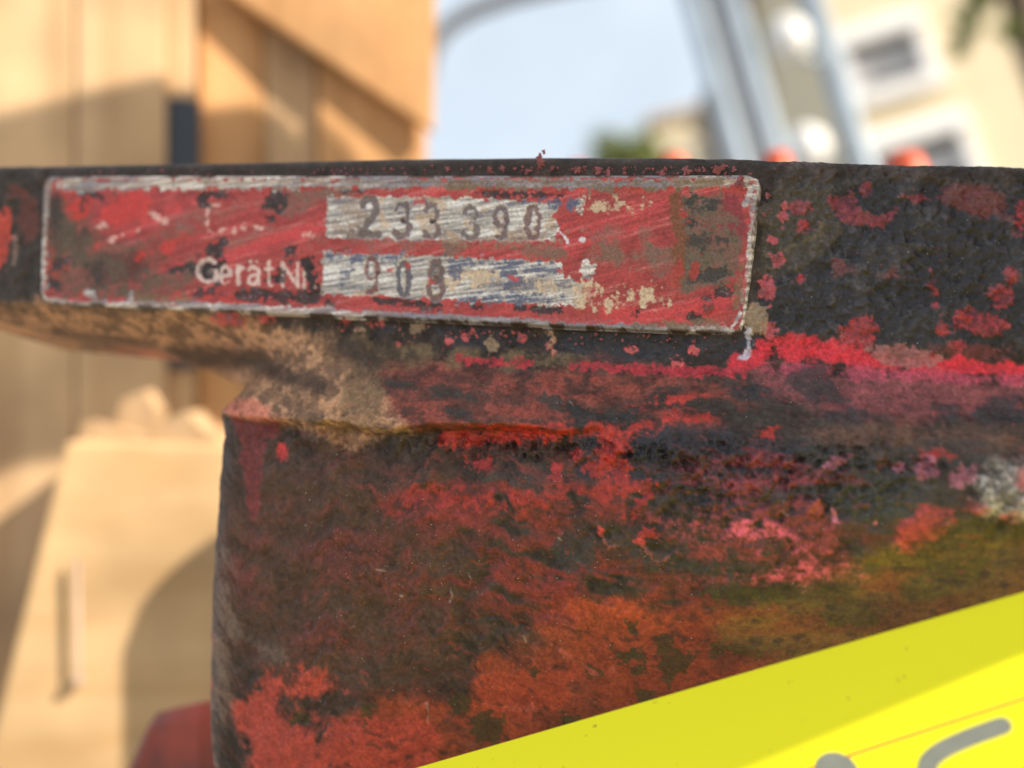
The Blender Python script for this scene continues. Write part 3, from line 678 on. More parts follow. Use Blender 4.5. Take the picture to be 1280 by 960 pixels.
edge_ = sstep(0.5, 0.3, pD + 0.08 * mC)[..., None]
brk = sstep(-0.1, 0.35, mB + 0.4 * mC)[..., None]
rimg = rimg * (1 - brk * 0.85) + K(74, 60, 50) * brk * 0.85
pc.C = pc.C * (1 - edge_) + rimg * edge_
lum = (pc.C @ np.array([0.3, 0.55, 0.15]))[..., None]
pc.C = pc.C * 0.9 + lum * 0.1
specks = mW > 0.9965
pc.C[specks] = K(226, 206, 196)
rim = sstep(0.0, 0.25, pD) * (1 - sstep(0.7, 1.1, pD)) * 0.17
rim = rim + 0.13 * sstep(1.9, 1.5, pD) * sstep(0.0, 0.3, pD) * (QV > 9)
pw = 0.32 + rim + 0.05 * mA + 0.035 * mB + 0.018 * ST + 0.012 * mC + pc.H
pw = np.where(pD < 0.15, pw - 0.8 * sstep(0.15, -0.1, pD), pw)
PPOS = loc(QU, QV, pw)
plate = grid_object('nameplate', PPOS, pD > -0.2, pc, M_PLATE, machine, BASE)
plate['label'] = 'scratched red nameplate reading Gerät Nr. with stamped figures'

# ---------------------------------------------------------------- paint flakes and grit on the casting
def flake(px, py, size, w_, upright=0.0, seed=0, mat=M_FLAKE):
    r = random.Random(seed)
    u_, v_ = pix2uv(np.array(float(px)), np.array(float(py)), w_)
    c = loc(u_, v_, np.array(w_))
    n = r.randint(11, 16)
    ring = []
    a1 = U * 1.0; a2 = V * 1.0; a3 = N * 1.0
    a2 = a2 * math.cos(upright) + a3 * math.sin(upright)
    a3 = np.cross(a1, a2)
    for i in range(n):
        t = 2 * math.pi * i / n + r.uniform(-.2, .2)
        rad = 0.8 * size * r.uniform(0.35, 1.25)
        ring.append(c + a1 * rad * math.cos(t) * r.uniform(.8, 1.2) + a2 * rad * math.sin(t) + N * r.uniform(-.12, .3) * size)
    top = c + N * 0.28 * size; bot = c - N * 0.25 * size
    vs_ = [(p - BASE) * 0.001 for p in ring + [top, bot]]
    fs = []
    for i in range(n):
        j = (i + 1) % n
        fs.append((i, j, n)); fs.append((j, i, n + 1))
    return mesh_obj('paint_flake', vs_, fs, mat, machine)
fl = [(676, 204, .75, .2, 0.2), (674, 196, .55, .2, 0.2), (680, 190, .35, .2, 0), (540, 207, .3, .3, 0), (560, 211, .45, .5, 0), (628, 210, .6, .5, 0), (612, 212, .5, .5, 0), (722, 212, .7, .5, 0), (748, 213, .7, .5, 0), (760, 216, .5, .6, 0), (828, 216, .6, .5, 0), (858, 214, .8, .6, 0),
      (898, 212, .8, .5, .3), (905, 208, .5, .3, 0), (917, 212, .45, .4, 0), (660, 214, .5, .5, 0), (690, 211, .35, .5, 0), (590, 211, .35, .4, 0), (480, 211, .3, .4, 0), (780, 211, .35, .4, 0), (285, 397, .9, .0, 0), (300, 402, .6, -.5, 0), (268, 393, .5, 0, 0), (955, 268, .5, .5, 0), (960, 245, .5, .5, 0),
      (952, 366, .7, .6, 0), (972, 322, .7, .6, 0), (650, 423, .55, .3, 0), (886, 386, .9, .8, 0.3), (925, 228, .8, 1.1, 0), (585, 420, .4, .2, 0), (792, 436, .4, .4, 0), (500, 412, .35, .2, 0), (430, 398, .4, .2, 0), (720, 430, .3, .2, 0)]
for i, (a, b, c_, d, e) in enumerate(fl): flake(a, b, c_, d, e, i)

def grit(count, name):
    rows, cols = POS.shape[:2]
    vs_, fs = [], []
    done = 0
    while done < count:
        r_, c_ = rng.integers(20, rows - 20), rng.integers(20, cols - 20)
        if D[r_, c_] < 0.8 or PX[r_, c_] < 380 or PX[r_, c_] > 1300 or PY[r_, c_] > 900: continue
        if VV[r_, c_] > 0.2 and UU[r_, c_] < 97: continue
        done += 1
        p = (POS[r_, c_] - BASE) * 0.001
        s = 10 ** rng.uniform(-4.35, -3.95)
        b = len(vs_)
        for k in range(3):
            a = 2.1 * k + rng.uniform(0, 1)
            vs_.append(p + (U * math.cos(a) + V * math.sin(a)) * s * rng.uniform(.5, 1.2))
        vs_.append(p + N * s * 0.9); vs_.append(p - N * s * 0.7)
        for k in range(3):
            fs.append((b + k, b + (k + 1) % 3, b + 3)); fs.append((b + (k + 1) % 3, b + k, b + 4))
    o = mesh_obj(name, vs_, fs, M_GRIT, machine)
    o['kind'] = 'stuff'
    return o
grit(900, 'grit')

cr_v, cr_f = [], []
for i in range(300):
    px = random.choice([random.uniform(380, 940), random.uniform(560, 940), random.uniform(60, 940)])
    top_e = random.random() < 0.6
    py = (np.interp(px, [60, 300, 500, 700, 940], [216, 213, 210, 209, 211]) + random.uniform(-1.5, 8)) if top_e else (np.interp(px, [48, 925], [386, 424]) + abs(random.gauss(0, 9)))
    w_ = random.uniform(0.0, 0.5) if top_e else random.uniform(-0.7, 0.0)
    u_, v_ = pix2uv(np.array(float(px)), np.array(float(py)), w_)
    c_ = (loc(u_, v_, np.array(w_)) - BASE) * 0.001
    sz = 10 ** random.uniform(-4.25, -3.6)
    k = len(cr_v)
    for q in range(5):
        a_ = q * 1.2566 + random.uniform(-.4, .4)
        cr_v.append(c_ + (U * math.cos(a_) * random.uniform(.6, 1.5) + V * math.sin(a_) + N * random.uniform(-.4, .4)) * sz)
    cr_v.append(c_ + N * sz * .6); cr_v.append(c_ - N * sz * .6)
    for q in range(5):
        cr_f += [(k + q, k + (q + 1) % 5, k + 5), (k + (q + 1) % 5, k + q, k + 6)]
mesh_obj('paint_crumbs', cr_v, cr_f, M_FLAKE, machine)['kind'] = 'stuff'

# rear bracket of the machine with red-painted bolt heads showing over the rim
def lathe(name, prof, mat, parent, matrix, seg=20):
    vs_, fs = [], []
    n = len(prof)
    for i in range(seg):
        a = 2 * math.pi * i / seg
        for r_, z_ in prof: vs_.append((r_ * math.cos(a), r_ * math.sin(a), z_))
    for i in range(seg):
        for j in range(n - 1):
            fs.append((i * n + j, ((i + 1) % seg) * n + j, ((i + 1) % seg) * n + j + 1, i * n + j + 1))
    o = mesh_obj(name, vs_, fs, mat, parent, True)
    o.matrix_local = matrix
    return o

def box_px(name, corners, depth, mat, parent, base, bevel=0.8, back=None):
    """slab whose front outline passes through four photo pixels (px, py, depth mm); depth = thickness away from the lens"""
    fr = [F(*c) for c in corners]
    nrm = np.cross(fr[1] - fr[0], fr[3] - fr[0]); nrm /= np.linalg.norm(nrm)
    if nrm[1] < 0: nrm = -nrm
    bk = [p + nrm * depth for p in fr]
    bm = bmesh.new()
    v = [bm.verts.new((p - base) * 0.001) for p in fr + bk]
    for f in ((0, 1, 2, 3), (7, 6, 5, 4), (0, 4, 5, 1), (1, 5, 6, 2), (2, 6, 7, 3), (3, 7, 4, 0)): bm.faces.new([v[i] for i in f])
    bmesh.ops.recalc_face_normals(bm, faces=bm.faces)
    if bevel: bmesh.ops.bevel(bm, geom=list(bm.edges), offset=bevel * 0.001, segments=2, affect='EDGES', profile=0.6)
    return bm_obj(name, bm, mat, parent)

box_px('rear_bracket', [(660, 224, 292), (1330, 230, 280), (1330, 330, 280), (660, 330, 292)], 22, M_DARK, machine, BASE, 3)
for i, (px, py, s) in enumerate(((722, 214, 4.5), (842, 206, 5), (972, 200, 4.6), (1132, 211, 6.5))):
    p = F(px, py + 11, 286)
    lathe('bolt_head', [(0.0001, 0.0012 * s), (0.0006 * s, 0.0011 * s), (0.0009 * s, 0.0006 * s), (0.001 * s, -0.0008 * s), (0.001 * s, -0.004 * s)], M_REDFAR, machine, Matrix.Translation(Vector(p - BASE) * 0.001), 14)

# added blocker, out of view on the right: it keeps the low sun off the casting's face
SUN_BLOCKER = [(44, 37), (56, 23), (69, 12), (80, 2), (88, -11), (94, -12), (93, 60), (106, 130), (135, 168), (168, 174), (207, 140), (250, 135), (250, 190), (236, 228), (207, 252), (168, 277), (120, 270), (50, 180), (42, 100)]
bm = bmesh.new()
fa = [bm.verts.new((np.array([84.0, y_, z_]) - BASE) * 0.001) for y_, z_ in SUN_BLOCKER]
fb = [bm.verts.new((np.array([97.0, y_, z_]) - BASE) * 0.001) for y_, z_ in SUN_BLOCKER]
bm.faces.new(fa); bm.faces.new(fb[::-1])
for i in range(len(SUN_BLOCKER)):
    j = (i + 1) % len(SUN_BLOCKER); bm.faces.new((fa[j], fa[i], fb[i], fb[j]))
bmesh.ops.recalc_face_normals(bm, faces=bm.faces)
bmesh.ops.bevel(bm, geom=list(bm.edges), offset=0.002, segments=2, affect='EDGES')
bm_obj('sun_blocker', bm, M_DARK, machine)
lathe('shadow_caster', [(0.00001, 0.0), (0.008, -0.0006), (0.0145, -0.005), (0.0165, -0.012), (0.0165, -0.092), (0.00001, -0.092)], M_DARK, machine, Matrix.Translation(Vector(np.array([-17.0, 232.0, 3.0]) - BASE) * 0.001), 24)  # unseen post added to throw a shadow on the wood block
prism('shadow_rib', [(52, -20), (60, -20), (60, -50), (52, -50)], -24, -105, M_DARK, machine, BASE)  # unseen piece added behind the casting for the shadows on the wood

# foot of the machine behind the body, lower left
M_FOOT = simple('red_foot_paint', (0.40, 0.05, 0.025), 0.6, nscale=70, bump=0.4, bdist=0.0006, col2=(0.06, 0.03, 0.022))
box_px('machine_foot', [(186, 884, 172), (262, 868, 160), (275, 1120, 160), (80, 1120, 172)], 26, M_FOOT, machine, BASE, 3.5)

# ---------------------------------------------------------------- yellow tag
M_TAG, tn, tl, tp = new_mat('yellow_plastic_tag')
tnz = tn.new('ShaderNodeTexNoise'); tnz.inputs['Scale'].default_value = 900; tnz.inputs['Detail'].default_value = 3
ttc = tn.new('ShaderNodeTexCoord'); tl.new(ttc.outputs['Object'], tnz.inputs['Vector'])
tmr = tn.new('ShaderNodeMapRange'); tmr.inputs['From Min'].default_value = 0.70; tmr.inputs['From Max'].default_value = 0.78
tl.new(tnz.outputs['Fac'], tmr.inputs['Value'])
tmc = tn.new('ShaderNodeMixRGB'); tmc.inputs['Color1'].default_value = (0.88, 0.82, 0.012, 1); tmc.inputs['Color2'].default_value = (0.45, 0.36, 0.03, 1)
tl.new(tmr.outputs['Result'], tmc.inputs['Fac']); tl.new(tmc.outputs['Color'], tp.inputs['Base Color'])
tp.inputs['Roughness'].default_value = 0.5
tp.inputs['Specular IOR Level'].default_value = 0.25
M_MARK = simple('grey_marker_ink', (0.22, 0.23, 0.20), 0.5, nscale=600, namt=0.12, bump=0)
M_RLINE = simple('red_printed_line', (0.75, 0.10, 0.03), 0.5, nscale=600, namt=0.1, bump=0)

T1, T2 = F(520, 960, 110.0), F(1280, 740, 96.0)
E_ = (T2 - T1); EL = np.linalg.norm(E_); E_ = E_ / EL
Dn = np.array([0.0, -0.55, -0.83]); Dn -= E_ * (Dn @ E_); Dn /= np.linalg.norm(Dn)
TN = np.cross(Dn, E_); TN = -TN if TN[1] > 0 else TN
BANG = math.radians(10)
def tag_pt(s, t, off=0.0):
    s = np.asarray(s, float); t = np.asarray(t, float)
    q = t * math.cos(BANG) + (s - EL) * math.sin(BANG) ; p = (s - EL) * math.cos(BANG) - t * math.sin(BANG)
    q0, kq = 2.0, 0.030
    qq = np.clip(q - q0, 0, 34)
    th = kq * qq
    rest = np.clip(q - q0 - 34, 0, None)
    X = np.minimum(q, q0) + np.sin(th) / kq + rest * np.cos(th)
    Y = (1 - np.cos(th)) / kq + rest * np.sin(th)
    A = E_ * math.cos(BANG) - Dn * math.sin(BANG)
    Q = Dn * math.cos(BANG) + E_ * math.sin(BANG)
    nx, ny = -np.sin(th), np.cos(th)
    return T2 + np.multiply.outer(p, A) + np.multiply.outer(X + nx * off, Q) + np.multiply.outer(Y + ny * off, TN)
TB = T1
tagroot = root_at('price_tag', TB)
tag(tagroot, 'bright yellow plastic tag with red line and grey marker strokes, leaning on casting', 'tag')
ss = np.linspace(-22, EL + 28, 61); tt = np.linspace(0, 58, 59)
SS, TT = np.meshgrid(ss, tt)
front = tag_pt(SS, TT); backp = tag_pt(SS, TT, -0.55)
nr, nc = SS.shape
vts = np.concatenate([front.reshape(-1, 3), backp.reshape(-1, 3)])
fcs = []
ix = lambda r_, c_: r_ * nc + c_
for r_ in range(nr - 1):
    for c_ in range(nc - 1):
        fcs.append((ix(r_, c_), ix(r_ + 1, c_), ix(r_ + 1, c_ + 1), ix(r_, c_ + 1)))
        fcs.append(tuple(nr * nc + k for k in (ix(r_, c_), ix(r_, c_ + 1), ix(r_ + 1, c_ + 1), ix(r_ + 1, c_))))
h = nr * nc
for c_ in range(nc - 1):
    fcs.append((ix(0, c_), ix(0, c_ + 1), h + ix(0, c_ + 1), h + ix(0, c_)))
    fcs.append((ix(nr - 1, c_ + 1), ix(nr - 1, c_), h + ix(nr - 1, c_), h + ix(nr - 1, c_ + 1)))
for r_ in range(nr - 1):
    fcs.append((ix(r_ + 1, 0), ix(r_, 0), h + ix(r_, 0), h + ix(r_ + 1, 0)))
    fcs.append((ix(r_, nc - 1), ix(r_ + 1, nc - 1), h + ix(r_ + 1, nc - 1), h + ix(r_, nc - 1)))
mesh_obj('tag_sheet', (vts - TB) * 0.001, fcs, M_TAG, tagroot)
# lookup pixel -> tag coordinates
fs_, ft_ = np.meshgrid(np.linspace(-10, EL + 20, 700), np.linspace(0, 50, 500))
fp = tag_pt(fs_, ft_)
fpx, fpy = 640 + FPX * fp[..., 0] / fp[..., 1], 480 - FPX * fp[..., 2] / fp[..., 1]
def tag_st(px, py):
    k = np.argmin((fpx - px) ** 2 + (fpy - py) ** 2)
    return fs_.ravel()[k], ft_.ravel()[k]
def stroke(name, pxs, half, mat, off=0.05, cap=True):
    st = np.array([tag_st(*p) for p in pxs])
    # resample
    pts = []
    for a, b in zip(st[:-1], st[1:]):
        m = max(2, int(np.linalg.norm(b - a) / 0.4))
        for i in range(m): pts.append(a + (b - a) * i / m)
    pts.append(st[-1]); pts = np.array(pts)
    for _ in range(3): pts[1:-1] = (pts[:-2] + 2 * pts[1:-1] + pts[2:]) / 4
    d = np.gradient(pts, axis=0); d /= np.linalg.norm(d, axis=1)[:, None]
    nn = np.stack([-d[:, 1], d[:, 0]], -1)
    seq = []
    if cap:
        for k in range(6):
            a = math.pi / 2 * k / 6
            seq.append((pts[0] - d[0] * half * math.cos(a), nn[0] * half * math.sin(a)))
    for p, n_ in zip(pts, nn): seq.append((p, n_ * half))
    if cap:
        for k in range(5, -1, -1):
            a = math.pi / 2 * k / 6
            seq.append((pts[-1] + d[-1] * half * math.cos(a), nn[-1] * half * math.sin(a)))
    vs_, fs = [], []
    for i, (p, o_) in enumerate(seq):
        for sgn in (1, -1):
            vs_.append((tag_pt(p[0] + sgn * o_[0], p[1] + sgn * o_[1], off) - TB) * 0.001)
        if i: fs.append((2 * i - 2, 2 * i - 1, 2 * i + 1, 2 * i))
    return mesh_obj(name, vs_, fs, mat, tagroot)
stroke('printed_line', [(940, 986), (1062, 945), (1170, 909), (1330, 857)], 0.11, M_RLINE, 0.03, False)
stroke('marker_stroke', [(1040, 962), (1052, 960), (1058, 1010)], 1.55, M_MARK, 0.06)
stroke('marker_stroke', [(1253, 908), (1215, 921), (1180, 936), (1160, 952), (1158, 1010)], 0.82, M_MARK, 0.06)

# ---------------------------------------------------------------- wood
def wood_mat(name, light, dark, axis, scale=1.0):
    m, n, l, p = new_mat(name)
    tcn = n.new('ShaderNodeTexCoord'); mp = n.new('ShaderNodeMapping')
    sc = [90 * scale, 90 * scale, 90 * scale]; sc[axis] = 7 * scale
    mp.inputs['Scale'].default_value = sc
    l.new(tcn.outputs['Object'], mp.inputs['Vector'])
    nz = n.new('ShaderNodeTexNoise'); nz.inputs['Scale'].default_value = 1; nz.inputs['Detail'].default_value = 6; nz.inputs['Distortion'].default_value = 0.6
    l.new(mp.outputs['Vector'], nz.inputs['Vector'])
    n2 = n.new('ShaderNodeTexNoise'); n2.inputs['Scale'].default_value = 25 * scale; l.new(tcn.outputs['Object'], n2.inputs['Vector'])
    mr = n.new('ShaderNodeMapRange'); mr.inputs['From Min'].default_value = 0.3; mr.inputs['From Max'].default_value = 0.68
    l.new(nz.outputs['Fac'], mr.inputs['Value'])
    mc = n.new('ShaderNodeMixRGB'); mc.inputs['Color1'].default_value = (*dark, 1); mc.inputs['Color2'].default_value = (*light, 1)
    l.new(mr.outputs['Result'], mc.inputs['Fac'])
    m2 = n.new('ShaderNodeMixRGB'); m2.blend_type = 'MULTIPLY'; m2.inputs['Fac'].default_value = 0.8
    mr2 = n.new('ShaderNodeMapRange'); mr2.inputs['From Min'].default_value = 0.3; mr2.inputs['From Max'].default_value = 0.7; mr2.inputs['To Min'].default_value = 0.55; mr2.inputs['To Max'].default_value = 1.1
    l.new(n2.outputs['Fac'], mr2.inputs['Value']); l.new(mc.outputs['Color'], m2.inputs['Color1']); l.new(mr2.outputs['Result'], m2.inputs['Color2'])
    l.new(m2.outputs['Color'], p.inputs['Base Color'])
    p.inputs['Roughness'].default_value = 0.75
    b = n.new('ShaderNodeBump'); b.inputs['Strength'].default_value = 0.5; b.inputs['Distance'].default_value = 0.0008
    l.new(nz.outputs['Fac'], b.inputs['Height']); l.new(b.outputs['Normal'], p.inputs['Normal'])
    return m
M_WOODV = wood_mat('pine_plank', (0.62, 0.43, 0.25), (0.50, 0.32, 0.17), 2)
M_WOODO = wood_mat('orange_pine_plank', (0.64, 0.36, 0.16), (0.50, 0.26, 0.10), 2)
M_WOODH = wood_mat('pine_block', (0.66, 0.46, 0.25), (0.56, 0.36, 0.17), 0)
M_STEEL = simple('nail_steel', (0.46, 0.34, 0.27), 0.6, 0.2, nscale=500, bump=0.2, bdist=0.0002)
M_GAP_SHADE = simple('blue_gap_shade', (0.035, 0.045, 0.065), 0.5, nscale=60, bump=0.1)  # shade of the plank gap put into the colour
CB = F(60, 960, 318)
crate = root_at('wooden_crate', CB)
tag(crate, 'rough pine crate of upright planks with a slanting brace, out of focus behind casting', 'crate')
def plank(l_, r_, dl, dr, top, bot, mat, th=18):
    return box_px('plank', [(l_, top, dl), (r_, top, dr), (r_, bot, dr), (l_, bot, dl)], th, mat, crate, CB, 1.2)
plank(-190, 92, 290, 303, -220, 1100, M_WOODV)
plank(94, 207, 303, 309, -220, 1100, M_WOODV)
plank(209, 243, 313, 315, -220, 1100, M_WOODV)
plank(196, 532, 352, 356, -220, 1100, M_WOODO, 8)
plank(249, 330, 321, 326, -220, 1100, M_WOODO)
plank(331, 396, 326, 329, -220, 1100, M_WOODV)
plank(398, 528, 324, 330, -220, 1100, M_WOODO)
brace = box_px('brace', [(330, -140, 314), (546, -60, 322), (542, 166, 322), (268, -20, 314)], 5, M_WOODO, crate, CB, 1.2)
bs = box_px('gap_shade', [(207, 122, 311), (250, 124, 312), (250, 460, 312), (207, 460, 311)], 1.0, M_GAP_SHADE, crate, CB, 0)  # dark strip added where the gap between planks lies in shade
BBL = F(180, 1000, 258)
block = root_at('wood_block', BBL)
tag(block, 'sunlit pale wood block with a nail and splintered top, lower left', 'wood block')
box_px('block_body', [(82, 552, 256), (300, 556, 262), (300, 1120, 262), (-60, 1120, 251)], 28, M_WOODH, block, BBL, 1.5)
def nail(p0, p1, r_, parent, base, head=True):
    a, b = Vector((F(*p0) - base) * 0.001), Vector((F(*p1) - base) * 0.001)
    d = b - a
    mtx = Matrix.Translation(a) @ d.to_track_quat('Z', 'Y').to_matrix().to_4x4()
    L = d.length; R_ = r_ * 0.001
    prof = [(0.00001, -0.0004), (R_ * 2.4, -0.0004), (R_ * 2.4, 0.0006), (R_, 0.0007), (R_, L * 0.9), (0.00001, L)] if head else [(0.00001, 0), (R_, 0), (R_, L * 0.9), (0.00001, L)]
    return lathe('nail', prof, M_STEEL, parent, mtx, 12)
nail((98, 852, 253), (96, 690, 253), 0.75, block, BBL)
def splinter(pts, depth, th):
    fr = [(F(px, py, depth) - BBL) * 0.001 for px, py in pts]
    n = len(fr); off = np.array([0, th * 0.001, 0])
    vs_ = fr + [p + off for p in fr]
    fs = [tuple(range(n)), tuple(range(2 * n - 1, n - 1, -1))] + [(i, i + n, (i + 1) % n + n, (i + 1) % n) for i in range(n)]
    return mesh_obj('splinter', vs_, fs, M_WOODV, block)
splinter([(96, 552), (104, 528), (150, 538), (175, 545), (176, 556)], 270, 12)
splinter([(140, 552), (152, 500), (180, 488), (196, 512), (190, 552)], 278, 8)
splinter([(190, 556), (196, 528), (232, 515), (256, 540), (272, 545), (274, 560)], 264, 14)

# ---------------------------------------------------------------- place behind
M_STUCCO = simple('cream_stucco', (0.70, 0.60, 0.42), 0.9, nscale=3, namt=0.06, bump=0.1)
M_WHITE = simple('white_paint', (0.78, 0.79, 0.80), 0.5, nscale=6, namt=0.05, bump=0)
M_GLASS = simple('window_glass', (0.16, 0.17, 0.18), 0.08, nscale=2, namt=0.3, bump=0)
M_BLIND = simple('grey_blind_slat', (0.55, 0.55, 0.57), 0.6, nscale=4, namt=0.1, bump=0)
M_GALV = simple('galvanised_tube', (0.34, 0.41, 0.48), 0.4, 0.25, nscale=20, namt=0.2, bump=0)
M_DGREY = simple('dark_grey_tube', (0.14, 0.15, 0.17), 0.5, nscale=20, namt=0.2, bump=0)
M_BROWN = simple('brown_render', (0.36, 0.30, 0.23), 0.9, nscale=1.5, namt=0.3, bump=0)
M_BEIGE = simple('beige_render', (0.52, 0.46, 0.34), 0.9, nscale=1.5, namt=0.15, bump=0)
M_BARK = simple('bark', (0.16, 0.12, 0.09), 0.9, nscale=30, namt=0.5, bump=0.5, bdist=0.01)
M_LEAF = simple('leaf', (0.24, 0.29, 0.085), 0.6, nscale=8, namt=0.5, bump=0)
M_GROUND = simple('yard_gravel', (0.42, 0.36, 0.29), 0.9, nscale=20, namt=0.4, bump=0.3, bdist=0.01)
M_ROOF = simple('roof_tiles', (0.30, 0.10, 0.06), 0.8, nscale=5, namt=0.3, bump=0)

g = mesh_obj('ground', [(-150, -150, 0), (150, -150, 0), (150, 150, 0), (-150, 150, 0)], [(0, 1, 2, 3)], M_GROUND)
g['kind'] = 'structure'
Z = Vector((0, 0, 1))

def wbox(name, o, ex, ey, ez, mat, parent=None, bevel=0):
    bm = bmesh.new()
    c = [o, o + ex, o + ex + ey, o + ey]
    v = [bm.verts.new(p) for p in c + [p + ez for p in c]]
    for f in ((3, 2, 1, 0), (4, 5, 6, 7), (0, 1, 5, 4), (1, 2, 6, 5), (2, 3, 7, 6), (3, 0, 4, 7)): bm.faces.new([v[i] for i in f])
    bmesh.ops.recalc_face_normals(bm, faces=bm.faces)
    if bevel: bmesh.ops.bevel(bm, geom=list(bm.edges), offset=bevel, segments=2, affect='EDGES')
    return bm_obj(name, bm, mat, parent)

def wtube(name, pts, rad, mat, parent=None, seg=14):
    vs_, fs = [], []
    pts = [Vector(p) for p in pts]
    for i, p in enumerate(pts):
        d = (pts[min(i + 1, len(pts) - 1)] - pts[max(i - 1, 0)]).normalized()
        a = d.orthogonal().normalized() if i == 0 else (a - d * a.dot(d)).normalized()
        b = d.cross(a)
        r_ = rad[i] if isinstance(rad, (list, tuple)) else rad
        for k in range(seg):
            t = 2 * math.pi * k / seg
            vs_.append(p + (a * math.cos(t) + b * math.sin(t)) * r_)
    for i in range(len(pts) - 1):
        for k in range(seg):
            fs.append((i * seg + k, i * seg + (k + 1) % seg, (i + 1) * seg + (k + 1) % seg, (i + 1) * seg + k))
    fs.append(tuple(range(seg - 1, -1, -1))); fs.append(tuple((len(pts) - 1) * seg + k for k in range(seg)))
    return mesh_obj(name, vs_, fs, mat, parent, True)

def wpix(p):
    q = FMAT.inverted() @ Vector(p)
    return 640 + FPX * q.x / q.y, 480 - FPX * q.z / q.y

# cream house, wall turned so that its sills rise to the right in the picture
A0 = W(1165, 100, 9.0)
best = min((abs((lambda a, b: math.degrees(math.atan2(b[1] - a[1], b[0] - a[0])))(wpix(A0), wpix(A0 + Vector((math.cos(t), math.sin(t), 0)) * 0.4)) + 16.5), t) for t in np.radians(np.arange(-60, 60, 0.5)))
HT = Vector((math.cos(best[1]), math.sin(best[1]), 0)); HN = Vector((HT.y, -HT.x, 0))
if HN.y > 0: HN = -HN
def on_wall(px, py):
    d = W(px, py, 1.0) - EYE
    t = (A0 - EYE).dot(HN) / d.dot(HN)
    p = EYE + d * t - A0
    return p.dot(HT), p.z
x_l = on_wall(1050, 120)[0]
house_o = A0 + HT * x_l; house_o.z = 0
house = empty('house', Matrix.Translation(house_o))
tag(house, 'cream rendered house with white window surrounds, blurred in the background', 'house')
def H(x, z, out=0.0): return HT * (x - x_l) + Z * (z + A0.z) + HN * out
wins = []
for (tl_, tr_, br_, bl_) in (((1047, 52), (1136, 20), (1166, 98), (1078, 128)), ((1078, 184), (1190, 146), (1222, 232), (1110, 268))):
    cs = [on_wall(*c) for c in (tl_, tr_, br_, bl_)]
    x0 = (cs[0][0] + cs[3][0]) / 2; x1 = (cs[1][0] + cs[2][0]) / 2; z1 = (cs[0][1] + cs[1][1]) / 2; z0 = (cs[2][1] + cs[3][1]) / 2
    ew, eh = 0.10 * (x1 - x0), 0.06 * (z1 - z0)
    wins.append((x0 - ew, x1 + ew, z0 - eh, z1 + eh))
wx0 = 0.0; wx1 = 7.0; top = 4.2
# wall panels around the two openings
xs0, xs1 = wins[0][0], wins[0][1]
zb = -A0.z
def wall_piece(x0, x1, z0, z1): return wbox('wall', H(x0, z0, 0), HT * (x1 - x0), -HN * 0.4, Z * (z1 - z0), M_STUCCO, house)
a, b = sorted((wins[0], wins[1]), key=lambda w_: w_[2])       # lower, upper
wall_piece(x_l, x_l + wx1, a[2] - 9 if a[2] - 9 > zb else zb, a[2])
wall_piece(x_l, max(x_l + 0.01, a[0]), a[2], a[3]) if a[0] > x_l else None
wall_piece(a[1], x_l + wx1, a[2], a[3])
wall_piece(x_l, x_l + wx1, a[3], b[2])
wall_piece(x_l, b[0], b[2], b[3]) if b[0] > x_l else None
wall_piece(b[1], x_l + wx1, b[2], b[3])
wall_piece(x_l, x_l + wx1, b[3], b[3] + 2.2)
wbox('side_wall', H(x_l, zb, -0.4), HT * 0.3, -HN * 6, Z * (b[3] + 2.2 - zb), M_STUCCO, house)
wbox('roof', H(x_l - 0.3, b[3] + 2.21, 0.4), HT * (wx1 + 0.6), -HN * 7.2, Z * 0.3, M_ROOF, house)
for x0, x1, z0, z1 in wins:
    wd, ht = x1 - x0, z1 - z0
    pane = wbox('window', H(x0, z0, -0.20), HT * wd, -HN * 0.02, Z * ht, M_GLASS, house)
    t = 0.08
    def piece(nm, xa, xb, za, zb_, out, dep, mat):
        return wbox(nm, H(xa, za, out), HT * (xb - xa), -HN * dep, Z * (zb_ - za), mat, pane)
    piece('frame', x0 - 0.02, x0 + t, z0, z1, 0.05, 0.22, M_WHITE)
    piece('frame', x1 - t, x1 + 0.02, z0, z1, 0.05, 0.22, M_WHITE)
    piece('lintel', x0 - 0.02, x1 + 0.02, z1 - 0.2 * ht, z1 + 0.02, 0.09, 0.25, M_WHITE)
    piece('sill', x0 - 0.05, x1 + 0.05, z0 - 0.04, z0 + 0.13 * ht, 0.10, 0.26, M_WHITE)
    piece('blind_slat', x0 + t, x1 - t, z0 + 0.36 * ht, z0 + 0.64 * ht, -0.10, 0.02, M_BLIND)
    piece('blind_slat', x0 + t, x1 - t, z0 + 0.20 * ht, z0 + 0.26 * ht, -0.10, 0.02, M_BLIND)

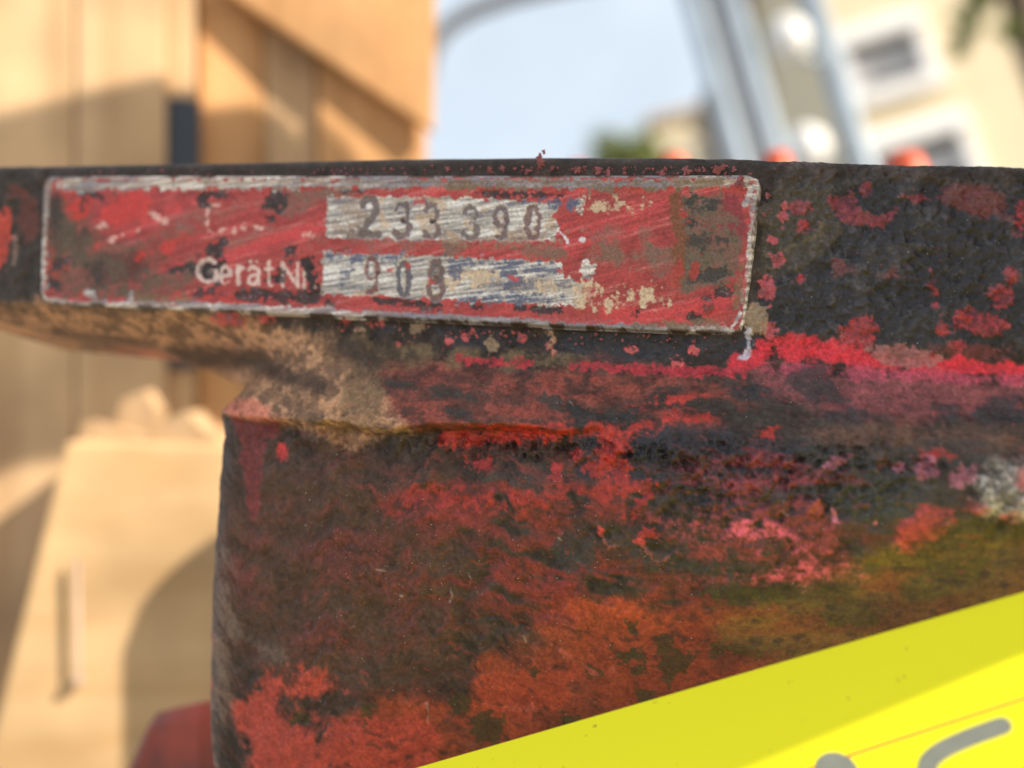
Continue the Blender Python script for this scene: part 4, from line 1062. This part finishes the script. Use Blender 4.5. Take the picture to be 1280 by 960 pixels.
# posts
def post(px, py, d, width_px, mat, label, name='metal_post', cat='post'):
    p = W(px, py, d)
    r_ = width_px / 2 / FPX * d
    o = Vector((p.x, p.y, 0))
    e = empty(name, Matrix.Translation(o))
    tag(e, label, cat)
    wtube('tube', [(0, 0, 0), (0, 0, p.z * 0.5), (0, 0, p.z + 1.2)], r_, mat, e)
    wtube('base_collar', [(0, 0, 0), (0, 0, 0.12)], r_ * 1.5, mat, e)
    return e, p, r_
post(894, 100, 2.00, 26, M_GALV, 'pale galvanised post left of the dark post')
post(919, 100, 2.15, 24, M_DGREY, 'dark grey post between two pale posts')
post(945, 100, 2.05, 26, M_GALV, 'pale galvanised post right of the dark post')
lamp, lp_, lr_ = post(1046, 100, 2.3, 30, M_GALV, 'pale blue lamp post with two white globes in front of cream house', 'street_lamp', 'street lamp')
for px, py, rr in ((986, 48, 25), (1010, 186, 26)):
    c = W(px, py, 2.3) - lamp.location
    bm = bmesh.new(); bmesh.ops.create_uvsphere(bm, u_segments=24, v_segments=16, radius=rr / FPX * 2.3)
    for v in bm.verts:
        v.co.z *= 1.15
        v.co += c
    gl = bm_obj('globe', bm, M_WHITE, lamp, True)
    wtube('bracket', [Vector((0, 0, c.z - 0.03)), Vector((c.x * 0.5, c.y * 0.5, c.z - 0.06)), Vector((c.x, c.y, c.z - 0.04))], 0.008, M_GALV, lamp)
# arched pipe at the top left of the sky
arcp = [W(x, y, 1.6) for x, y in ((500, 190), (528, 110), (540, 62), (558, 34), (590, 14), (640, -4), (720, -22), (900, -40))]
ab = Vector((arcp[0].x, arcp[0].y, 0))
ar = empty('arched_pipe', Matrix.Translation(ab)); tag(ar, 'grey arched pipe curving up behind the crate', 'pipe')
wtube('bent_tube', [Vector((0, 0, 0)), Vector((0, 0, (arcp[0].z) * 0.5))] + [p - ab for p in arcp], 0.0135, M_DGREY, ar)

# farther buildings
def far_house(px0, px1, pyt, d, mat, label, deep=6):
    a_, b_ = W(px0, pyt, d), W(px1, pyt, d)
    zt = (a_.z + b_.z) / 2
    o = Vector((a_.x, a_.y, 0)); ex = Vector((b_.x - a_.x, b_.y - a_.y, 0))
    e = empty('house', Matrix.Translation(o)); tag(e, label, 'house')
    ey = Vector((-ex.y, ex.x, 0)).normalized() * deep
    wbox('wall', Vector((0, 0, 0)), ex, ey, Z * zt, mat, e)
    n_ = ey.normalized()
    wbox('roof', Vector((0, 0, zt + 0.004)) - ex * 0.04 - n_ * 0.2, ex * 1.08, ey * 1.08, Z * 0.25, M_BROWN, e)
    for i in range(2):
        for j in range(3):
            w_ = wbox('window', ex * (0.18 + 0.4 * i) - n_ * 0.03 + Z * (zt - 2.0 - 2.8 * j), ex * 0.22, n_ * 0.05, Z * 1.3, M_GLASS, e)
    return e
far_house(812, 893, 150, 26, M_BEIGE, 'beige house beside a green tree, far behind the casting rim')
far_house(960, 1052, -60, 15, M_BROWN, 'brownish house partly hidden behind the lamp post')

def leaves(name, centre, rad, count, size, mat, parent, seed, squash=1.0):
    r = np.random.default_rng(seed)
    cl = r.normal(0, 1, (14, 3)); cl = cl / np.linalg.norm(cl, axis=1)[:, None] * rad * r.uniform(.3, .85, (14, 1)); cl[:, 2] *= squash
    vs_, fs = [], []
    for i in range(count):
        c = np.array(centre) + cl[r.integers(0, 14)] + r.normal(0, 0.24 * rad, 3)
        a_ = r.normal(0, 1, 3); a_ /= np.linalg.norm(a_); b_ = np.cross(a_, r.normal(0, 1, 3)); b_ /= np.linalg.norm(b_)
        s = size * r.uniform(.6, 1.3); k = len(vs_)
        vs_ += [c - a_ * s, c + b_ * s * .45, c + a_ * s, c - b_ * s * .45]
        fs.append((k, k + 1, k + 2, k + 3))
    return mesh_obj(name, vs_, fs, mat, parent)
def tree(px, py, d, rad, label, trunk_r, name='tree', lean=None, n=2500, size=0.09):
    c = W(px, py, d)
    o = Vector((c.x, c.y, 0)) if lean is None else Vector((lean.x, lean.y, 0))
    e = empty(name, Matrix.Translation(o)); tag(e, label, 'tree')
    cl = c - o
    tip = cl
    wtube('trunk', [Vector((0, 0, 0)), tip * 0.4 + Vector((0.03, 0, 0)), tip * 0.8, tip], [trunk_r, trunk_r * .85, trunk_r * .6, trunk_r * .3], M_BARK, e)
    for k in range(5):
        a_ = k * 1.3
        wtube('limb', [tip * (0.6 + .07 * k), tip * (0.7 + .07 * k) + Vector((math.cos(a_), math.sin(a_), .5)) * rad * .5, tip * (.75 + .07 * k) + Vector((math.cos(a_), math.sin(a_), .6)) * rad * .85], [trunk_r * .4, trunk_r * .25, trunk_r * .1], M_BARK, e)
    leaves('crown', cl, rad, n, size, M_LEAF, e, int(px))
    return e
tree(786, 200, 24, 0.85, 'green tree left of the far beige house', 0.16, n=1800, size=0.12)
tree(962, 60, 13, 0.45, 'slim green tree between the pale post and the brownish house', 0.08, n=900, size=0.07)
# tree at the top right corner: trunk beside the cream house, twigs hanging into view
tb = W(1290, 60, 4.5); top_ = W(1256, -70, 4.5)
e = empty('tree', Matrix.Translation(Vector((tb.x + 0.12, tb.y, 0)))); tag(e, 'dark leaning tree trunk with hanging leaves at the top right', 'tree')
o_ = e.location
wtube('trunk', [Vector((0, 0, 0)), tb - o_, top_ - o_, top_ - o_ + Vector((-0.1, 0, 0.8))], [0.12, 0.075, 0.07, 0.05], M_BARK, e)
tw = [W(1270, -40, 4.5), W(1235, -5, 4.4), W(1205, 35, 4.4), W(1196, 62, 4.4)]
wtube('limb', [p - o_ for p in tw], [0.03, 0.015, 0.008, 0.004], M_BARK, e)
for k, (px, py, rr) in enumerate(((1215, 8, 0.09), (1208, 40, 0.05), (1200, 58, 0.04), (1240, -20, 0.14), (1262, 40, 0.05))):
    leaves('leaf_cluster', W(px, py, 4.4) - o_, rr, 60, 0.035, M_LEAF, e, 300 + k)['kind'] = 'stuff'
